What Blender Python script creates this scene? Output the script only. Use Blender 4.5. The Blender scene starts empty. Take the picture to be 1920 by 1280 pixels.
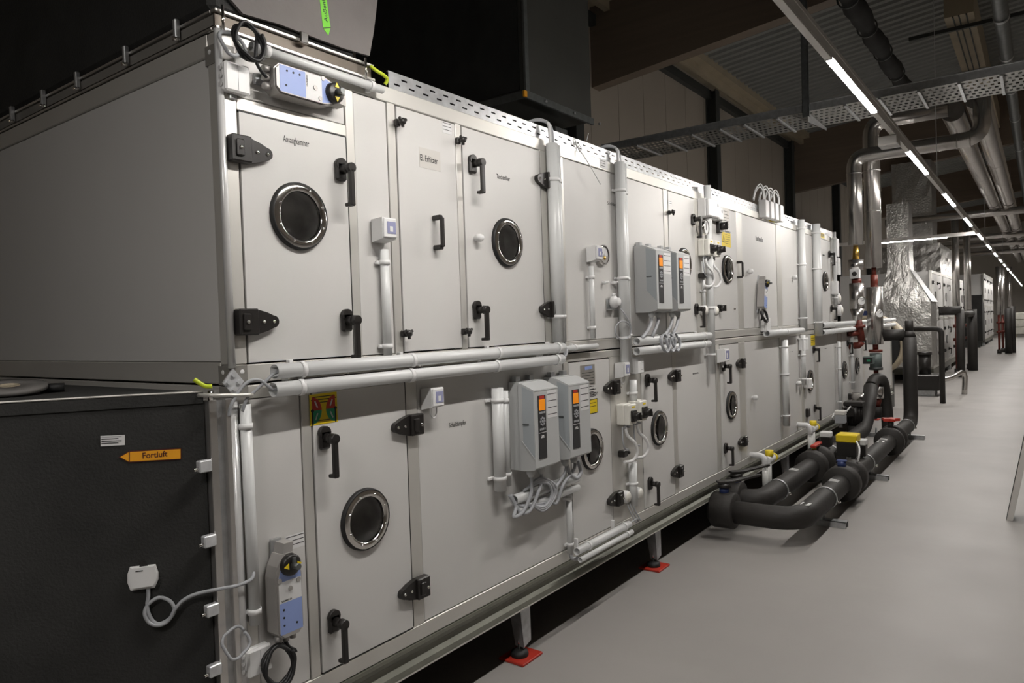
import bpy, bmesh, math, random
from mathutils import Vector, Matrix, noise
random.seed(7)
S = bpy.context.scene
COL = S.collection
V = Vector
PI = math.pi

# ------------------------------------------------------------------ camera
FPX = 1347.9
YAW, PIT, ROL = 0.63483, -0.02228, -0.033437
CAM = V((-1.2938, -2.0484, 1.65))
_f = V((math.cos(PIT)*math.cos(YAW), math.cos(PIT)*math.sin(YAW), math.sin(PIT)))
_r = V((math.sin(YAW), -math.cos(YAW), 0)); _u = _r.cross(_f)
_c, _s = math.cos(ROL), math.sin(ROL)
RT, UP, FW = _c*_r+_s*_u, -_s*_r+_c*_u, _f
cd = bpy.data.cameras.new('camera'); cam = bpy.data.objects.new('camera', cd); COL.objects.link(cam)
cd.sensor_width = 36; cd.lens = FPX*36/1920; cd.clip_start = .05; cd.clip_end = 200
cam.matrix_world = Matrix(((RT.x, UP.x, -FW.x, CAM.x), (RT.y, UP.y, -FW.y, CAM.y), (RT.z, UP.z, -FW.z, CAM.z), (0, 0, 0, 1)))
S.camera = cam
# ------------------------------------------------------------------ world, exposure
w = bpy.data.worlds.new('world'); S.world = w; w.use_nodes = True
w.node_tree.nodes['Background'].inputs[0].default_value = (.8, .85, 1, 1)
w.node_tree.nodes['Background'].inputs[1].default_value = 0.004
S.view_settings.view_transform = 'Standard'; S.view_settings.look = 'None'
S.view_settings.exposure = 0.0; S.view_settings.gamma = 1; S.view_settings.use_curve_mapping = False
LAMP = 248.0                       # radiance of the lit diffusers of the ceiling strip lights
LZ, LY = 3.0, -1.16                # height and line of the lighting trunking

# a photo pixel gives a ray; the surface a thing touches gives its distance
def ray(x, y): return RT*((x-960)/FPX) - UP*((y-640)/FPX) + FW
def F(x, y, Y=0.):
    d = ray(x, y); return CAM+d*((Y-CAM.y)/d.y)
def FX(x, y, X):
    d = ray(x, y); return CAM+d*((X-CAM.x)/d.x)
def FZ(x, y, Z=0.):
    d = ray(x, y); return CAM+d*((Z-CAM.z)/d.z)
def FP(x, y, p, n):
    d = ray(x, y); return CAM+d*((p-CAM).dot(n)/d.dot(n))

# ------------------------------------------------------------------ materials
MATS = {}
def M(name, col, rough=.5, metal=0., var=.06, scale=6., bump=0., bscale=60., coat=0., emit=0., trans=0., stretch=None):
    if name in MATS: return MATS[name]
    m = bpy.data.materials.new(name); m.use_nodes = True
    nt = m.node_tree; b = nt.nodes['Principled BSDF']
    c = (*col, 1)
    b.inputs['Base Color'].default_value = c
    b.inputs['Roughness'].default_value = rough; b.inputs['Metallic'].default_value = metal
    if coat: b.inputs['Coat Weight'].default_value = coat
    if trans: b.inputs['Transmission Weight'].default_value = trans
    tc = None
    if var or bump:
        tc = nt.nodes.new('ShaderNodeTexCoord'); mp = nt.nodes.new('ShaderNodeMapping')
        nt.links.new(tc.outputs['Object'], mp.inputs[0])
        if stretch: mp.inputs['Scale'].default_value = stretch
    if var:
        n = nt.nodes.new('ShaderNodeTexNoise'); n.inputs['Scale'].default_value = scale; n.inputs['Detail'].default_value = 4
        nt.links.new(mp.outputs[0], n.inputs[0])
        r = nt.nodes.new('ShaderNodeValToRGB')
        r.color_ramp.elements[0].position = .3; r.color_ramp.elements[1].position = .7
        r.color_ramp.elements[0].color = tuple(max(0, k*(1-var)) for k in col)+(1,)
        r.color_ramp.elements[1].color = tuple(min(1, k*(1+var)) for k in col)+(1,)
        nt.links.new(n.outputs['Fac'], r.inputs[0]); nt.links.new(r.outputs[0], b.inputs['Base Color'])
    if bump:
        n2 = nt.nodes.new('ShaderNodeTexNoise'); n2.inputs['Scale'].default_value = bscale; n2.inputs['Detail'].default_value = 3
        nt.links.new(mp.outputs[0], n2.inputs[0])
        bp = nt.nodes.new('ShaderNodeBump'); bp.inputs['Strength'].default_value = bump; bp.inputs['Distance'].default_value = .01
        nt.links.new(n2.outputs['Fac'], bp.inputs['Height']); nt.links.new(bp.outputs[0], b.inputs['Normal'])
    if emit:
        b.inputs['Emission Color'].default_value = c; b.inputs['Emission Strength'].default_value = emit
    MATS[name] = m
    return m
PANEL = M('coated_sheet_panel', (.60, .59, .575), .42, 0, .02, 1.5, .03, 400)
FRAME = M('anodised_frame', (.64, .625, .59), .44, .5, .03, 3, stretch=(1, 1, 1))
FRAMED = M('corner_piece_grey', (.20, .19, .175), .5, 0, .05)
CORE = M('dark_interior', (.012, .012, .012), .8, 0, .1)
BASEM = M('galvanised_base_profile', (.20, .20, .17), .38, .5, .12, 8)
ALU = M('bright_aluminium', (.72, .70, .68), .28, .9, .05, 12)
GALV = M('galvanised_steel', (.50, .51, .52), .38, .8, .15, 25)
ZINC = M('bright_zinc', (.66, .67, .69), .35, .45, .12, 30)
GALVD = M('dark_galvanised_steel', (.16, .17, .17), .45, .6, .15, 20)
CHROME = M('chrome', (.75, .73, .71), .12, 1, .05)
BLACK = M('black_plastic', (.018, .016, .015), .38, 0, .1)
RUBBER = M('black_rubber', (.010, .010, .010), .6, 0, .1)
WHITE = M('white_plastic', (.74, .74, .74), .4, 0, .02)
CONDM = M('light_grey_conduit', (.66, .67, .67), .35, 0, .03)
GREYC = M('grey_cable_jacket', (.36, .37, .39), .5, 0, .05)
BLKC = M('black_cable_jacket', (.012, .012, .013), .45, 0, .1)
CREAM = M('cream_plastic', (.76, .745, .69), .4, 0, .02)
FOAM = M('black_foam_insulation', (.022, .022, .021), .85, 0, .25, 5, .25, 120)
FOAMG = M('grey_foam_sheet', (.155, .142, .135), .7, 0, .12, 4, .2, 60)
PIPEM = M('dark_pipe_insulation', (.022, .0195, .0175), .62, 0, .2, 6, .15, 40)
ACTG = M('actuator_grey', (.40, .385, .37), .42, .3, .05)
BLUE = M('actuator_blue', (.25, .33, .62), .45, 0, .03)
DRVG = M('drive_grey', (.48, .49, .49), .42, 0, .02)
DRVB = M('drive_blue_grey', (.37, .40, .42), .42, 0, .02)
DRVD = M('drive_dark_strip', (.030, .030, .032), .45, 0, .05)
ORANGE = M('orange_display', (.85, .27, .01), .4, 0, .02, emit=.25)
RED = M('red_paint', (.45, .035, .02), .45, 0, .1)
REDO = M('red_oxide_paint', (.13, .021, .012), .5, 0, .15, 20)
YEL = M('yellow_sticker', (.74, .55, .01), .5, 0, .02)
YELP = M('yellow_plastic', (.80, .60, .02), .4, 0, .02)
YGRN = M('yellow_green_wire', (.50, .60, .03), .4, 0, .1)
GRN = M('green_print', (.02, .28, .13), .5, 0, .02)
LIME = M('lime_sticker', (.17, .62, .03), .5, 0, .02)
ORS = M('orange_sticker', (.82, .36, .015), .5, 0, .02)
INK = M('black_ink', (.012, .012, .012), .6, 0, 0)
INKR = M('maroon_ink', (.07, .008, .006), .6, 0, 0)
PAPER = M('white_label', (.68, .68, .68), .55, 0, .02)
PLATEG = M('grey_name_plate', (.38, .36, .33), .4, .5, .1, 30)
WIN = M('smoky_violet_window', (.30, .31, .47), .15, 0, .05)
BRASS = M('brass', (.62, .40, .10), .3, .9, .1)
SILV = M('silver_pipe_cladding', (.62, .60, .58), .25, .95, .05, 10)
FOIL = M('crinkled_foil', (.55, .54, .52), .34, .9, .12, 18, .9, 26)
BLUEP = M('blue_plastic', (.03, .05, .16), .4, 0, .05)
GREENG = M('grey_green_casting', (.13, .16, .155), .5, .2, .1)
TIMBER = M('glulam_timber', (.19, .145, .108), .65, 0, .08, 3, .05, 30, stretch=(1, .15, 4))
PALE = M('pale_painted_timber', (.42, .36, .26), .6, 0, .1, 2)
STEELD = M('dark_painted_steel', (.055, .06, .058), .5, .2, .1)
TRUNK = M('white_trunking', (.66, .64, .61), .4, 0, .02)
LIT = M('lit_diffuser', (1, .955, .905), .4, 0, 0, emit=LAMP)
PALEB = M('wrapped_goods', (.55, .54, .48), .4, 0, .2, 3)

def glassmat():
    m = bpy.data.materials.new('dark_sight_glass'); m.use_nodes = True
    nt = m.node_tree; b = nt.nodes['Principled BSDF']
    b.inputs['Base Color'].default_value = (.9, .9, .9, 1); b.inputs['Roughness'].default_value = .03
    b.inputs['Transmission Weight'].default_value = 1; b.inputs['IOR'].default_value = 1.05; b.inputs['Specular IOR Level'].default_value = .6
    return m
GLASS = glassmat()
BEAD = M('corner_bead_alu', (.66, .66, .66), .25, .2, .03)
PORTIN = M('sight_port_lining', (.38, .37, .36), .3, .3, .3, 12)

# ------------------------------------------------------------------ mesh collector (world coordinates)
class MB:
    def __init__(s): s.v = []; s.f = []; s.sm = []
    def add(s, vs, fs, sm=False):
        o = len(s.v); s.v += [V(a) for a in vs]; s.f += [[i+o for i in f] for f in fs]; s.sm += [sm]*len(fs); return s
    def box(s, a, b):
        x0, x1 = sorted((a[0], b[0])); y0, y1 = sorted((a[1], b[1])); z0, z1 = sorted((a[2], b[2]))
        return s.add([(x0,y0,z0),(x1,y0,z0),(x1,y1,z0),(x0,y1,z0),(x0,y0,z1),(x1,y0,z1),(x1,y1,z1),(x0,y1,z1)],
                     [(0,3,2,1),(4,5,6,7),(0,1,5,4),(1,2,6,5),(2,3,7,6),(3,0,4,7)])
    def cbox(s, a, b, c=.003):
        lo = [min(a[i], b[i]) for i in range(3)]; hi = [max(a[i], b[i]) for i in range(3)]
        c = min(c, *[(hi[i]-lo[i])*.45 for i in range(3)])
        vs = []; ix = {}
        for sx in (0, 1):
            for sy in (0, 1):
                for sz in (0, 1):
                    sg = (sx, sy, sz)
                    for k in range(3):
                        p = [(lo[i]+c if not sg[i] else hi[i]-c) if i != k else (lo[i] if not sg[i] else hi[i]) for i in range(3)]
                        ix[(sg, k)] = len(vs); vs.append(p)
        fs = []
        for k in range(3):
            i, j = [q for q in range(3) if q != k]
            for sgn in (0, 1):
                q = []
                for (a_, b_) in ((0, 0), (1, 0), (1, 1), (0, 1)):
                    g = [0, 0, 0]; g[k] = sgn; g[i] = a_; g[j] = b_; q.append(ix[(tuple(g), k)])
                fs.append(q)
            for a_ in (0, 1):
                for b_ in (0, 1):
                    g0 = [0, 0, 0]; g0[i] = a_; g0[j] = b_; g1 = list(g0); g1[k] = 1
                    g0, g1 = tuple(g0), tuple(g1)
                    fs.append([ix[(g0, i)], ix[(g1, i)], ix[(g1, j)], ix[(g0, j)]])
        for sg in {k[0] for k in ix}: fs.append([ix[(sg, 0)], ix[(sg, 1)], ix[(sg, 2)]])
        return s.add(vs, fs)
    def frame(s, d):
        d = d.normalized(); a = V((0, 0, 1)) if abs(d.z) < .9 else V((1, 0, 0))
        u = d.cross(a).normalized(); return u, d.cross(u).normalized()
    def cyl(s, p0, p1, r0, r1=None, n=16, caps=True, sm=True):
        p0, p1 = V(p0), V(p1); r1 = r0 if r1 is None else r1
        u, v = s.frame(p1-p0); vs = []
        for p, r in ((p0, r0), (p1, r1)):
            for i in range(n):
                a = 2*PI*i/n; vs.append(p+u*(r*math.cos(a))+v*(r*math.sin(a)))
        s.add(vs, [(i, (i+1) % n, n+(i+1) % n, n+i) for i in range(n)], sm)
        if caps: s.add(vs[:n], [list(range(n))[::-1]]); s.add(vs[n:], [list(range(n))])
        return s
    def lathe(s, prof, o, d, n=24, sm=True):
        o, d = V(o), V(d).normalized(); u, v = s.frame(d); vs = []
        for r, h in prof:
            for i in range(n):
                a = 2*PI*i/n; vs.append(o+d*h+u*(r*math.cos(a))+v*(r*math.sin(a)))
        fs = [(k*n+i, k*n+(i+1) % n, (k+1)*n+(i+1) % n, (k+1)*n+i) for k in range(len(prof)-1) for i in range(n)]
        return s.add(vs, fs, sm)
    def tube(s, pts, r, n=8, smooth=4, closed=False, caps=True):
        pts = [V(p) for p in pts]
        if smooth and len(pts) > 2: pts = crom(pts, smooth, closed)
        m = len(pts); rr = r if callable(r) else (lambda t: r)
        t0 = (pts[1]-pts[0]).normalized(); u, _ = s.frame(t0); vs = []
        for i, p in enumerate(pts):
            if closed: t = pts[(i+1) % m]-pts[i-1]
            else: t = pts[min(i+1, m-1)]-pts[max(i-1, 0)]
            t.normalize(); u = (u-t*u.dot(t)).normalized(); w_ = t.cross(u); q = rr(i/(m-1))
            for k in range(n):
                a = 2*PI*k/n; vs.append(p+u*(q*math.cos(a))+w_*(q*math.sin(a)))
        fs = []
        for i in range(m if closed else m-1):
            j = (i+1) % m
            for k in range(n): fs.append((i*n+k, i*n+(k+1) % n, j*n+(k+1) % n, j*n+k))
        s.add(vs, fs, True)
        if caps and not closed: s.add(vs[:n], [list(range(n))]); s.add(vs[-n:], [list(range(n))])
        return s
    def hollow(s, p0, p1, r, t=.0025, n=20):
        p0, p1 = V(p0), V(p1); L = (p1-p0).length
        return s.lathe([(r, 0), (r, L), (r-t, L), (r-t, 0), (r, 0)], p0, p1-p0, n)
    def prism(s, poly, ext):
        poly = [V(p) for p in poly]; n = len(poly); e = V(ext)
        return s.add(poly+[p+e for p in poly], [list(range(n)), list(range(n, 2*n))[::-1]]+[(i, (i+1) % n, n+(i+1) % n, n+i) for i in range(n)])
    def sphere(s, c, r, n=12, m=8, sq=(1, 1, 1)):
        vs = []; fs = []
        for j in range(m+1):
            th = PI*j/m
            for i in range(n):
                a = 2*PI*i/n; vs.append((c[0]+r*sq[0]*math.sin(th)*math.cos(a), c[1]+r*sq[1]*math.sin(th)*math.sin(a), c[2]+r*sq[2]*math.cos(th)))
        for j in range(m):
            for i in range(n): fs.append((j*n+i, j*n+(i+1) % n, (j+1)*n+(i+1) % n, (j+1)*n+i))
        return s.add(vs, fs, True)
    def mesh(s, name, mat, off=V((0, 0, 0))):
        me = bpy.data.meshes.new(name)
        me.from_pydata([v-off for v in s.v], [], s.f)
        me.polygons.foreach_set('use_smooth', s.sm)
        bm = bmesh.new(); bm.from_mesh(me); bmesh.ops.remove_doubles(bm, verts=bm.verts, dist=1e-6)
        bmesh.ops.recalc_face_normals(bm, faces=bm.faces); bm.to_mesh(me); bm.free()
        me.materials.append(mat); me.update()
        return me
def crom(p, k, closed=False):
    out = []; n = len(p)
    for i in range(n if closed else n-1):
        a, b, c, d = (p[i-1], p[i], p[(i+1) % n], p[(i+2) % n]) if closed else (p[max(i-1, 0)], p[i], p[i+1], p[min(i+2, n-1)])
        for j in range(k):
            t = j/k
            out.append(.5*((2*b)+(c-a)*t+(2*a-5*b+4*c-d)*t*t+(3*b-a-3*c+d)*t**3))
    if not closed: out.append(p[-1])
    return out

ROOT = {}
def tag(o, label, cat, group=None):
    o['label'] = label; o['category'] = cat
    if group: o['group'] = group
    return o
def thing(name, label, cat, loc, group=None):
    o = bpy.data.objects.new(name, None); COL.objects.link(o); o.location = V(loc); o.empty_display_size = .05
    ROOT[o] = V(loc); return tag(o, label, cat, group)
def part(mb, name, mat, parent, label=None):
    o = bpy.data.objects.new(name, mb.mesh(name, mat, ROOT[parent])); COL.objects.link(o)
    o.parent = parent; ROOT[o] = ROOT[parent]
    if label: o['label'] = label
    return o
def single(mb, name, mat, label, cat, loc, group=None):
    o = bpy.data.objects.new(name, mb.mesh(name, mat, V(loc))); COL.objects.link(o); o.location = V(loc)
    ROOT[o] = V(loc); return tag(o, label, cat, group)
def struct(mb, name, mat, parent=None):
    o = bpy.data.objects.new(name, mb.mesh(name, mat)); COL.objects.link(o)
    ROOT[o] = V((0, 0, 0))
    if parent: o.parent = parent
    else: o['kind'] = 'structure'
    return o
CACHE = {}
def stamp(key, make, mat, name, parent, at, rot=None):
    """a shared mesh, made once in local coordinates, set at a world point under its parent"""
    if key not in CACHE: CACHE[key] = make().mesh(key, mat)
    o = bpy.data.objects.new(name, CACHE[key]); COL.objects.link(o); o.parent = parent
    o.location = V(at)-ROOT[parent]
    if rot: o.rotation_euler = rot
    ROOT[o] = ROOT[parent]
    return o
def text(body, mat, parent, o, ux, uy, w, h, name='lettering', t=.0006):
    """lettering fitted into w x h, its lower left corner at o, running along ux, upright along uy"""
    cu = bpy.data.curves.new('txt', 'FONT'); cu.body = body; cu.resolution_u = 3; cu.offset = .012
    ob = bpy.data.objects.new('txt', cu); COL.objects.link(ob)
    bpy.context.view_layer.update()
    me = bpy.data.meshes.new_from_object(ob.evaluated_get(bpy.context.evaluated_depsgraph_get()))
    bpy.data.objects.remove(ob); bpy.data.curves.remove(cu)
    xs = [v.co.x for v in me.vertices]; ys = [v.co.y for v in me.vertices]
    x0, x1, y0, y1 = min(xs), max(xs), min(ys), max(ys)
    ux, uy = V(ux).normalized(), V(uy).normalized(); nz = ux.cross(uy)
    for v in me.vertices:
        v.co = V(o)+ux*((v.co.x-x0)/(x1-x0)*w)+uy*((v.co.y-y0)/(y1-y0)*h)+nz*t-ROOT[parent]
    me.name = name; me.materials.clear(); me.materials.append(mat)
    ob = bpy.data.objects.new(name, me); COL.objects.link(ob); ob.parent = parent; ROOT[ob] = ROOT[parent]
    return ob
EX, EZ = V((1, 0, 0)), V((0, 0, 1))
def ftext(body, parent, x0, y0, x1, y1, h, Y=0, mat=None, name='lettering'):
    """lettering h metres high on a front face, from the pixel of its lower left to that of its right end"""
    a, b = F(x0, y0, Y), F(x1, y1, Y)
    return text(body, mat or INK, parent, a, EX, EZ, (b.x-a.x), h, name)
def decal(parent, name, mat, X0, X1, Z0, Z1, Y, t=.001, label=None):
    return part(MB().box((X0, Y-t, Z0), (X1, Y, Z1)), name, mat, parent, label)
def lines(parent, X0, X1, zs, Y, h=.0015, mat=None, name='printed_lines'):
    mb = MB()
    for z in zs: mb.box((X0, Y-.0005, z), (X1, Y, z+h))
    return part(mb, name, mat or INK, parent)

# ================================================================== THE SETTING
def floormat():
    m = M('grey_epoxy_floor', (.325, .308, .292), .32, 0, .05, .8)
    nt = m.node_tree; b = nt.nodes['Principled BSDF']
    tc = nt.nodes.new('ShaderNodeTexCoord'); n = nt.nodes.new('ShaderNodeTexNoise'); n.inputs['Scale'].default_value = 2.2; n.inputs['Detail'].default_value = 6
    r = nt.nodes.new('ShaderNodeMapRange'); r.inputs[3].default_value = .42; r.inputs[4].default_value = .60
    nt.links.new(tc.outputs['Object'], n.inputs[0]); nt.links.new(n.outputs['Fac'], r.inputs[0]); nt.links.new(r.outputs[0], b.inputs['Roughness'])
    n2 = nt.nodes.new('ShaderNodeTexNoise'); n2.inputs['Scale'].default_value = 9; nt.links.new(tc.outputs['Object'], n2.inputs[0])
    bp = nt.nodes.new('ShaderNodeBump'); bp.inputs['Strength'].default_value = .03; bp.inputs['Distance'].default_value = .02
    nt.links.new(n2.outputs['Fac'], bp.inputs['Height']); nt.links.new(bp.outputs[0], b.inputs['Normal'])
    return m
WALLM = M('beige_wall_panel', (.40, .355, .30), .6, 0, .05, .6)
XA, XB, YA, YB = -9., 56., -9., 4.
struct(MB().box((XA, YA, -.2), (XB, YB, 0)), 'floor', floormat())
wl = struct(MB().box((XA, YB+.03, 0), (XB, YB+.2, 8.6)), 'wall_back', WALLM)
k = XA
while k < XB:                                   # upright wall panels, each with a shadow joint beside it
    part(MB().box((k+.006, YB, 0), (min(k+1.02, XB)-.006, YB+.03, 7.3)), 'wall_panel', WALLM, wl); k += 1.02
wf = struct(MB().box((XB+.03, YA, 0), (XB+.2, YB, 9)), 'wall_far', M('far_wall_panel', (.50, .47, .42), .6, 0, .05, .6))
k = YA
while k < YB:
    part(MB().box((XB, k+.01, 0), (XB+.03, min(k+1.08, YB)-.01, 9)), 'wall_panel', MATS['far_wall_panel'], wf); k += 1.08
struct(MB().box((XA, YA-.2, 0), (XB, YA, 9)), 'wall_right', WALLM)
struct(MB().box((XA-.2, YA, 0), (XA, YB, 9)), 'wall_near', WALLM)
def zdeck(Y): return 7.1+.098*(3.3-Y)
mb = MB(); xs = []; k = XA                      # trapezoidal roof deck, ribs running down the slope
while k < XB:
    xs += [(k, 0), (k+.13, 0), (k+.16, .07), (k+.25, .07)]; k += .28
vs = []
for x, dz in xs:
    for y in (YA, YB): vs.append((x, y, zdeck(y)+dz))
mb.add(vs, [(2*i, 2*i+2, 2*i+3, 2*i+1) for i in range(len(xs)-1)])
struct(mb, 'ceiling', M('roof_deck_sheet', (.30, .31, .30), .45, .2, .06, 3))
def slope_beam(name, X0, X1, zb4, m):           # main beams follow the roof slope
    zb = lambda Y: zb4+.098*(4-Y)
    return struct(MB().add([(x, y, z) for x in (X0, X1) for (y, z) in ((YA, zb(YA)), (YB, zb(YB)), (YB, zdeck(YB)), (YA, zdeck(YA)))],
        [(0, 1, 2, 3), (4, 7, 6, 5), (0, 4, 5, 1), (3, 2, 6, 7), (0, 3, 7, 4), (1, 5, 6, 2)]), name, m)
slope_beam('trim_1', 9.43, 9.68, 5.61, TIMBER)
slope_beam('trim_2', 21.5, 21.75, F(1489, 364, 4).z, TIMBER)
slope_beam('trim_3', 33.6, 33.85, 5.75, TIMBER)
slope_beam('trim_4', 45.7, 45.95, 5.75, TIMBER)
struct(MB().box((XA, 3.45, 6.95), (XB, 4.0, 7.2)).box((XA, 3.62, 6.8), (XB, 3.72, 6.95)), 'trim_5', PALE)
struct(MB().box((XA, 3.88, 6.62), (XB, 4.0, 6.8)), 'trim_6', STEELD)
for i, X in enumerate((2.5, 8.6, 14.72, 20.85, 26.9, 33.05, 39.2, 45.3)):
    mb = MB()
    mb.box((X-.12, 3.76, 0), (X+.12, 3.78, 6.8)).box((X-.12, 3.98, 0), (X+.12, 4.0, 6.8)).box((X-.01, 3.78, 0), (X+.01, 3.98, 6.8))
    struct(mb, 'trim_%d' % (7+i), STEELD)

# ================================================================== STRIP LIGHTS
mb = MB().box((XA+1, LY-.019, LZ+.012), (XB-2, LY+.019, LZ+.065)).box((XA+1, LY-.023, LZ+.06), (XB-2, LY+.023, LZ+.082))
tr = thing('lighting_trunking', 'long white lighting trunking running along the aisle ceiling', 'trunking', (4, LY, LZ))
part(mb, 'channel', TRUNK, tr)
P, LL, L0 = 2.79, 1.28, 2.83
k = -2
while True:
    a = L0+k*P
    if a+P > XB-2: break
    k += 1
    b = a+LL
    g = thing('strip_light', 'lit white diffuser strip set in the long aisle trunking', 'light', ((a+b)/2, LY, LZ), 'lit diffuser strips along the aisle')
    part(MB().box((a, LY-.0155, LZ), (b, LY+.0155, LZ+.012)), 'diffuser', LIT, g)
    for q in (a-.012, b): part(MB().box((q, LY-.019, LZ-.002), (q+.012, LY+.019, LZ+.012)), 'end_cap', WHITE, g)
    part(MB().cbox((b+.013, LY-.0185, LZ+.001), (a+P-.013, LY+.0185, LZ+.012), .002), 'blank_cover', TRUNK, tr)
for X in [L0-.6+q*P for q in range(-1, 16, 3)]:
    part(MB().cyl((X, LY, LZ+.08), (X, LY, zdeck(LY)), .003, n=6), 'hanger_wire', GALV, tr)
q = FZ(1671, 262, LZ-.02)
e = thing('sensor_box', 'ribbed pale grey box clipped under the lighting trunking', 'box', (q.x, LY+.03, LZ-.06))
part(MB().cbox((q.x-.09, LY-.03, LZ-.07), (q.x+.09, LY+.10, LZ-.002), .006), 'housing', TRUNK, e)
for i in range(6): part(MB().box((q.x-.075+i*.028, LY-.034, LZ-.065), (q.x-.065+i*.028, LY+.1, LZ-.072)), 'rib', WHITE, e)
# cross run of trunking further down the hall
xc = FZ(1832, 441, LZ).x; ya = FX(1775, 449, xc).y; yb = FX(1645, 457.5, xc).y
g = thing('cross_strip_light', 'thin lit strip light running across the aisle above the foil duct', 'light', (xc, (ya+yb)/2, LZ))
part(MB().box((xc-.022, LY+.05, LZ+.012), (xc+.022, yb+1.5, LZ+.075)), 'channel', TRUNK, g)
part(MB().box((xc-.018, ya, LZ), (xc+.018, yb, LZ+.012)), 'diffuser', LIT, g)

# ================================================================== AIR HANDLING UNIT (front face y = 0, end face x = 0)
DEP = 2.0
Z0, Z1, Z2 = .385, 1.49, 2.60          # lower deck, joint, top
XU, XL = 8.36, 12.36                   # lengths of upper and lower deck
PR = .116                              # sight port radius

def hole_panel(x0, x1, z0, z1, y0, y1, cx, cz, r, n=32):
    mb = MB(); ang = sorted(set([2*PI*i/n for i in range(n)]+[math.atan2(b-cz, a-cx) % (2*PI) for a in (x0, x1) for b in (z0, z1)]))
    ci, ou = [], []
    for a in ang:
        c, s = math.cos(a), math.sin(a)
        t = min(((x1-cx)/c if c > 1e-9 else 1e9), ((x0-cx)/c if c < -1e-9 else 1e9), ((z1-cz)/s if s > 1e-9 else 1e9), ((z0-cz)/s if s < -1e-9 else 1e9))
        ci.append((cx+r*c, cz+r*s)); ou.append((cx+t*c, cz+t*s))
    m = len(ang)
    for y in (y0, y1):
        mb.add([(a, y, b) for a, b in ci]+[(a, y, b) for a, b in ou], [(i, (i+1) % m, m+(i+1) % m, m+i) for i in range(m)])
    for ring in (ci, ou):
        mb.add([(a, y0, b) for a, b in ring]+[(a, y1, b) for a, b in ring], [(i, (i+1) % m, m+(i+1) % m, m+i) for i in range(m)])
    return mb
def mk_handle():
    mb = MB()
    mb.cbox((-.024, -.02, -.038), (.024, 0, .030), .007); mb.cyl((0, -.004, .02), (0, -.02, .02), .024, n=16)
    mb.cyl((0, -.02, .002), (0, -.062, .002), .017, .015, 14); mb.cyl((0, -.05, .002), (0, -.074, .002), .019, .017, 14)
    mb.cbox((-.011, -.074, -.125), (.011, -.056, .0), .004); mb.cbox((-.011, -.058, -.135), (.011, -.036, -.122), .003)
    mb.cbox((-.011, -.074, -.135), (.011, -.052, -.118), .004)
    return mb
def mk_hinge(s):
    mb = MB(); mb.cbox((-.035, -.036, -.042), (.035, 0, .042), .004)
    P2 = [(.033, -.041), (.075, -.030)]
    P2 += [(.098+.02*math.cos(a), .02*math.sin(a)) for a in [(-PI/2)+PI*i/8 for i in range(9)]]+[(.075, .030), (.033, .041)]
    mb.prism([(s*a, -.022, b) for a, b in P2], (0, .022, 0))
    mb.cbox((-.024, -.044, -.026), (.002, -.034, .026), .003)
    return mb
def mk_screws(s):
    mb = MB()
    return mb.lathe([(0, .006), (.004, .006), (.0065, .002), (.0065, 0)], (0, 0, 0), (0, -1, 0), 10)
def mk_gasket(): return MB().lathe([(PR-.009, .016), (PR-.005, .018), (PR-.001, .010), (PR, 0)], (0, 0, 0), (0, -1, 0), 40)
def mk_ring():
    mb = MB().lathe([(PR-.034, -.012), (PR-.034, .012), (PR-.030, .020), (PR-.020, .022), (PR-.007, .016)], (0, 0, 0), (0, -1, 0), 40)
    for i in range(8):
        a = 2*PI*(i+.5)/8; mb.lathe([(0, .026), (.004, .025), (.006, .019)], (math.cos(a)*(PR-.022), 0, math.sin(a)*(PR-.022)), (0, -1, 0), 8)
    return mb
def mk_glass(): return MB().lathe([(0, .012), (PR-.034, .012), (PR-.034, .008), (0, .008)], (0, 0, 0), (0, -1, 0), 32)
def mk_sight():
    return MB().lathe([(PR-.034, .0), (PR-.036, -.03), (PR-.036, -.085), (PR-.05, -.085), (PR-.05, -.088), (0, -.088)], (0, 0, 0), (0, -1, 0), 32)
def mk_toggle():
    mb = MB(); mb.cbox((-.012, -.02, -.014), (.012, 0, .014), .004); mb.cyl((0, -.012, 0), (0, -.04, 0), .009, n=10)
    for a in range(3):
        t = 2*PI*a/3+.5; mb.cyl((0, -.036, 0), (.022*math.cos(t), -.04, .022*math.sin(t)), .008, .006, 8)
    mb.lathe([(0, .05), (.013, .046), (.015, .036), (.01, .03)], (0, 0, 0), (0, -1, 0), 12)
    return mb
def mk_grip():
    mb = MB()
    for z in (-.062, .062): mb.cbox((-.011, -.045, z-.010), (.011, 0, z+.010), .004)
    mb.cbox((-.011, -.055, -.062), (.011, -.040, .062), .005); return mb
def handle(d, X, Z): stamp('door_handle', mk_handle, BLACK, 'handle', d, (X, d['yf'], Z))
def hinge(d, X, Z, s):
    stamp('door_hinge%d' % s, lambda: mk_hinge(s), BLACK, 'hinge', d, (X, d['yf'], Z)); 
    for q, y in ((.06, .022), (.098, .022), (-.011, .044)): stamp('hinge_screws', lambda: mk_screws(s), CHROME, 'hinge_screw', d, (X+s*q, d['yf']-y, Z))
def toggle(d, X, Z): stamp('toggle_clamp', mk_toggle, BLACK, 'clamp_knob', d, (X, d['yf'], Z))
def grip(d, X, Z): stamp('grip_handle', mk_grip, BLACK, 'grip_handle', d, (X, d['yf'], Z))
YP = .004
def panel(root, X0, X1, za, zb, name='panel', g=.003, label=None):
    o = part(MB().cbox((X0+g, YP, za+g), (X1-g, YP+.045, zb-g), .002), name, PANEL, root, label); o['yf'] = YP; return o
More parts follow.
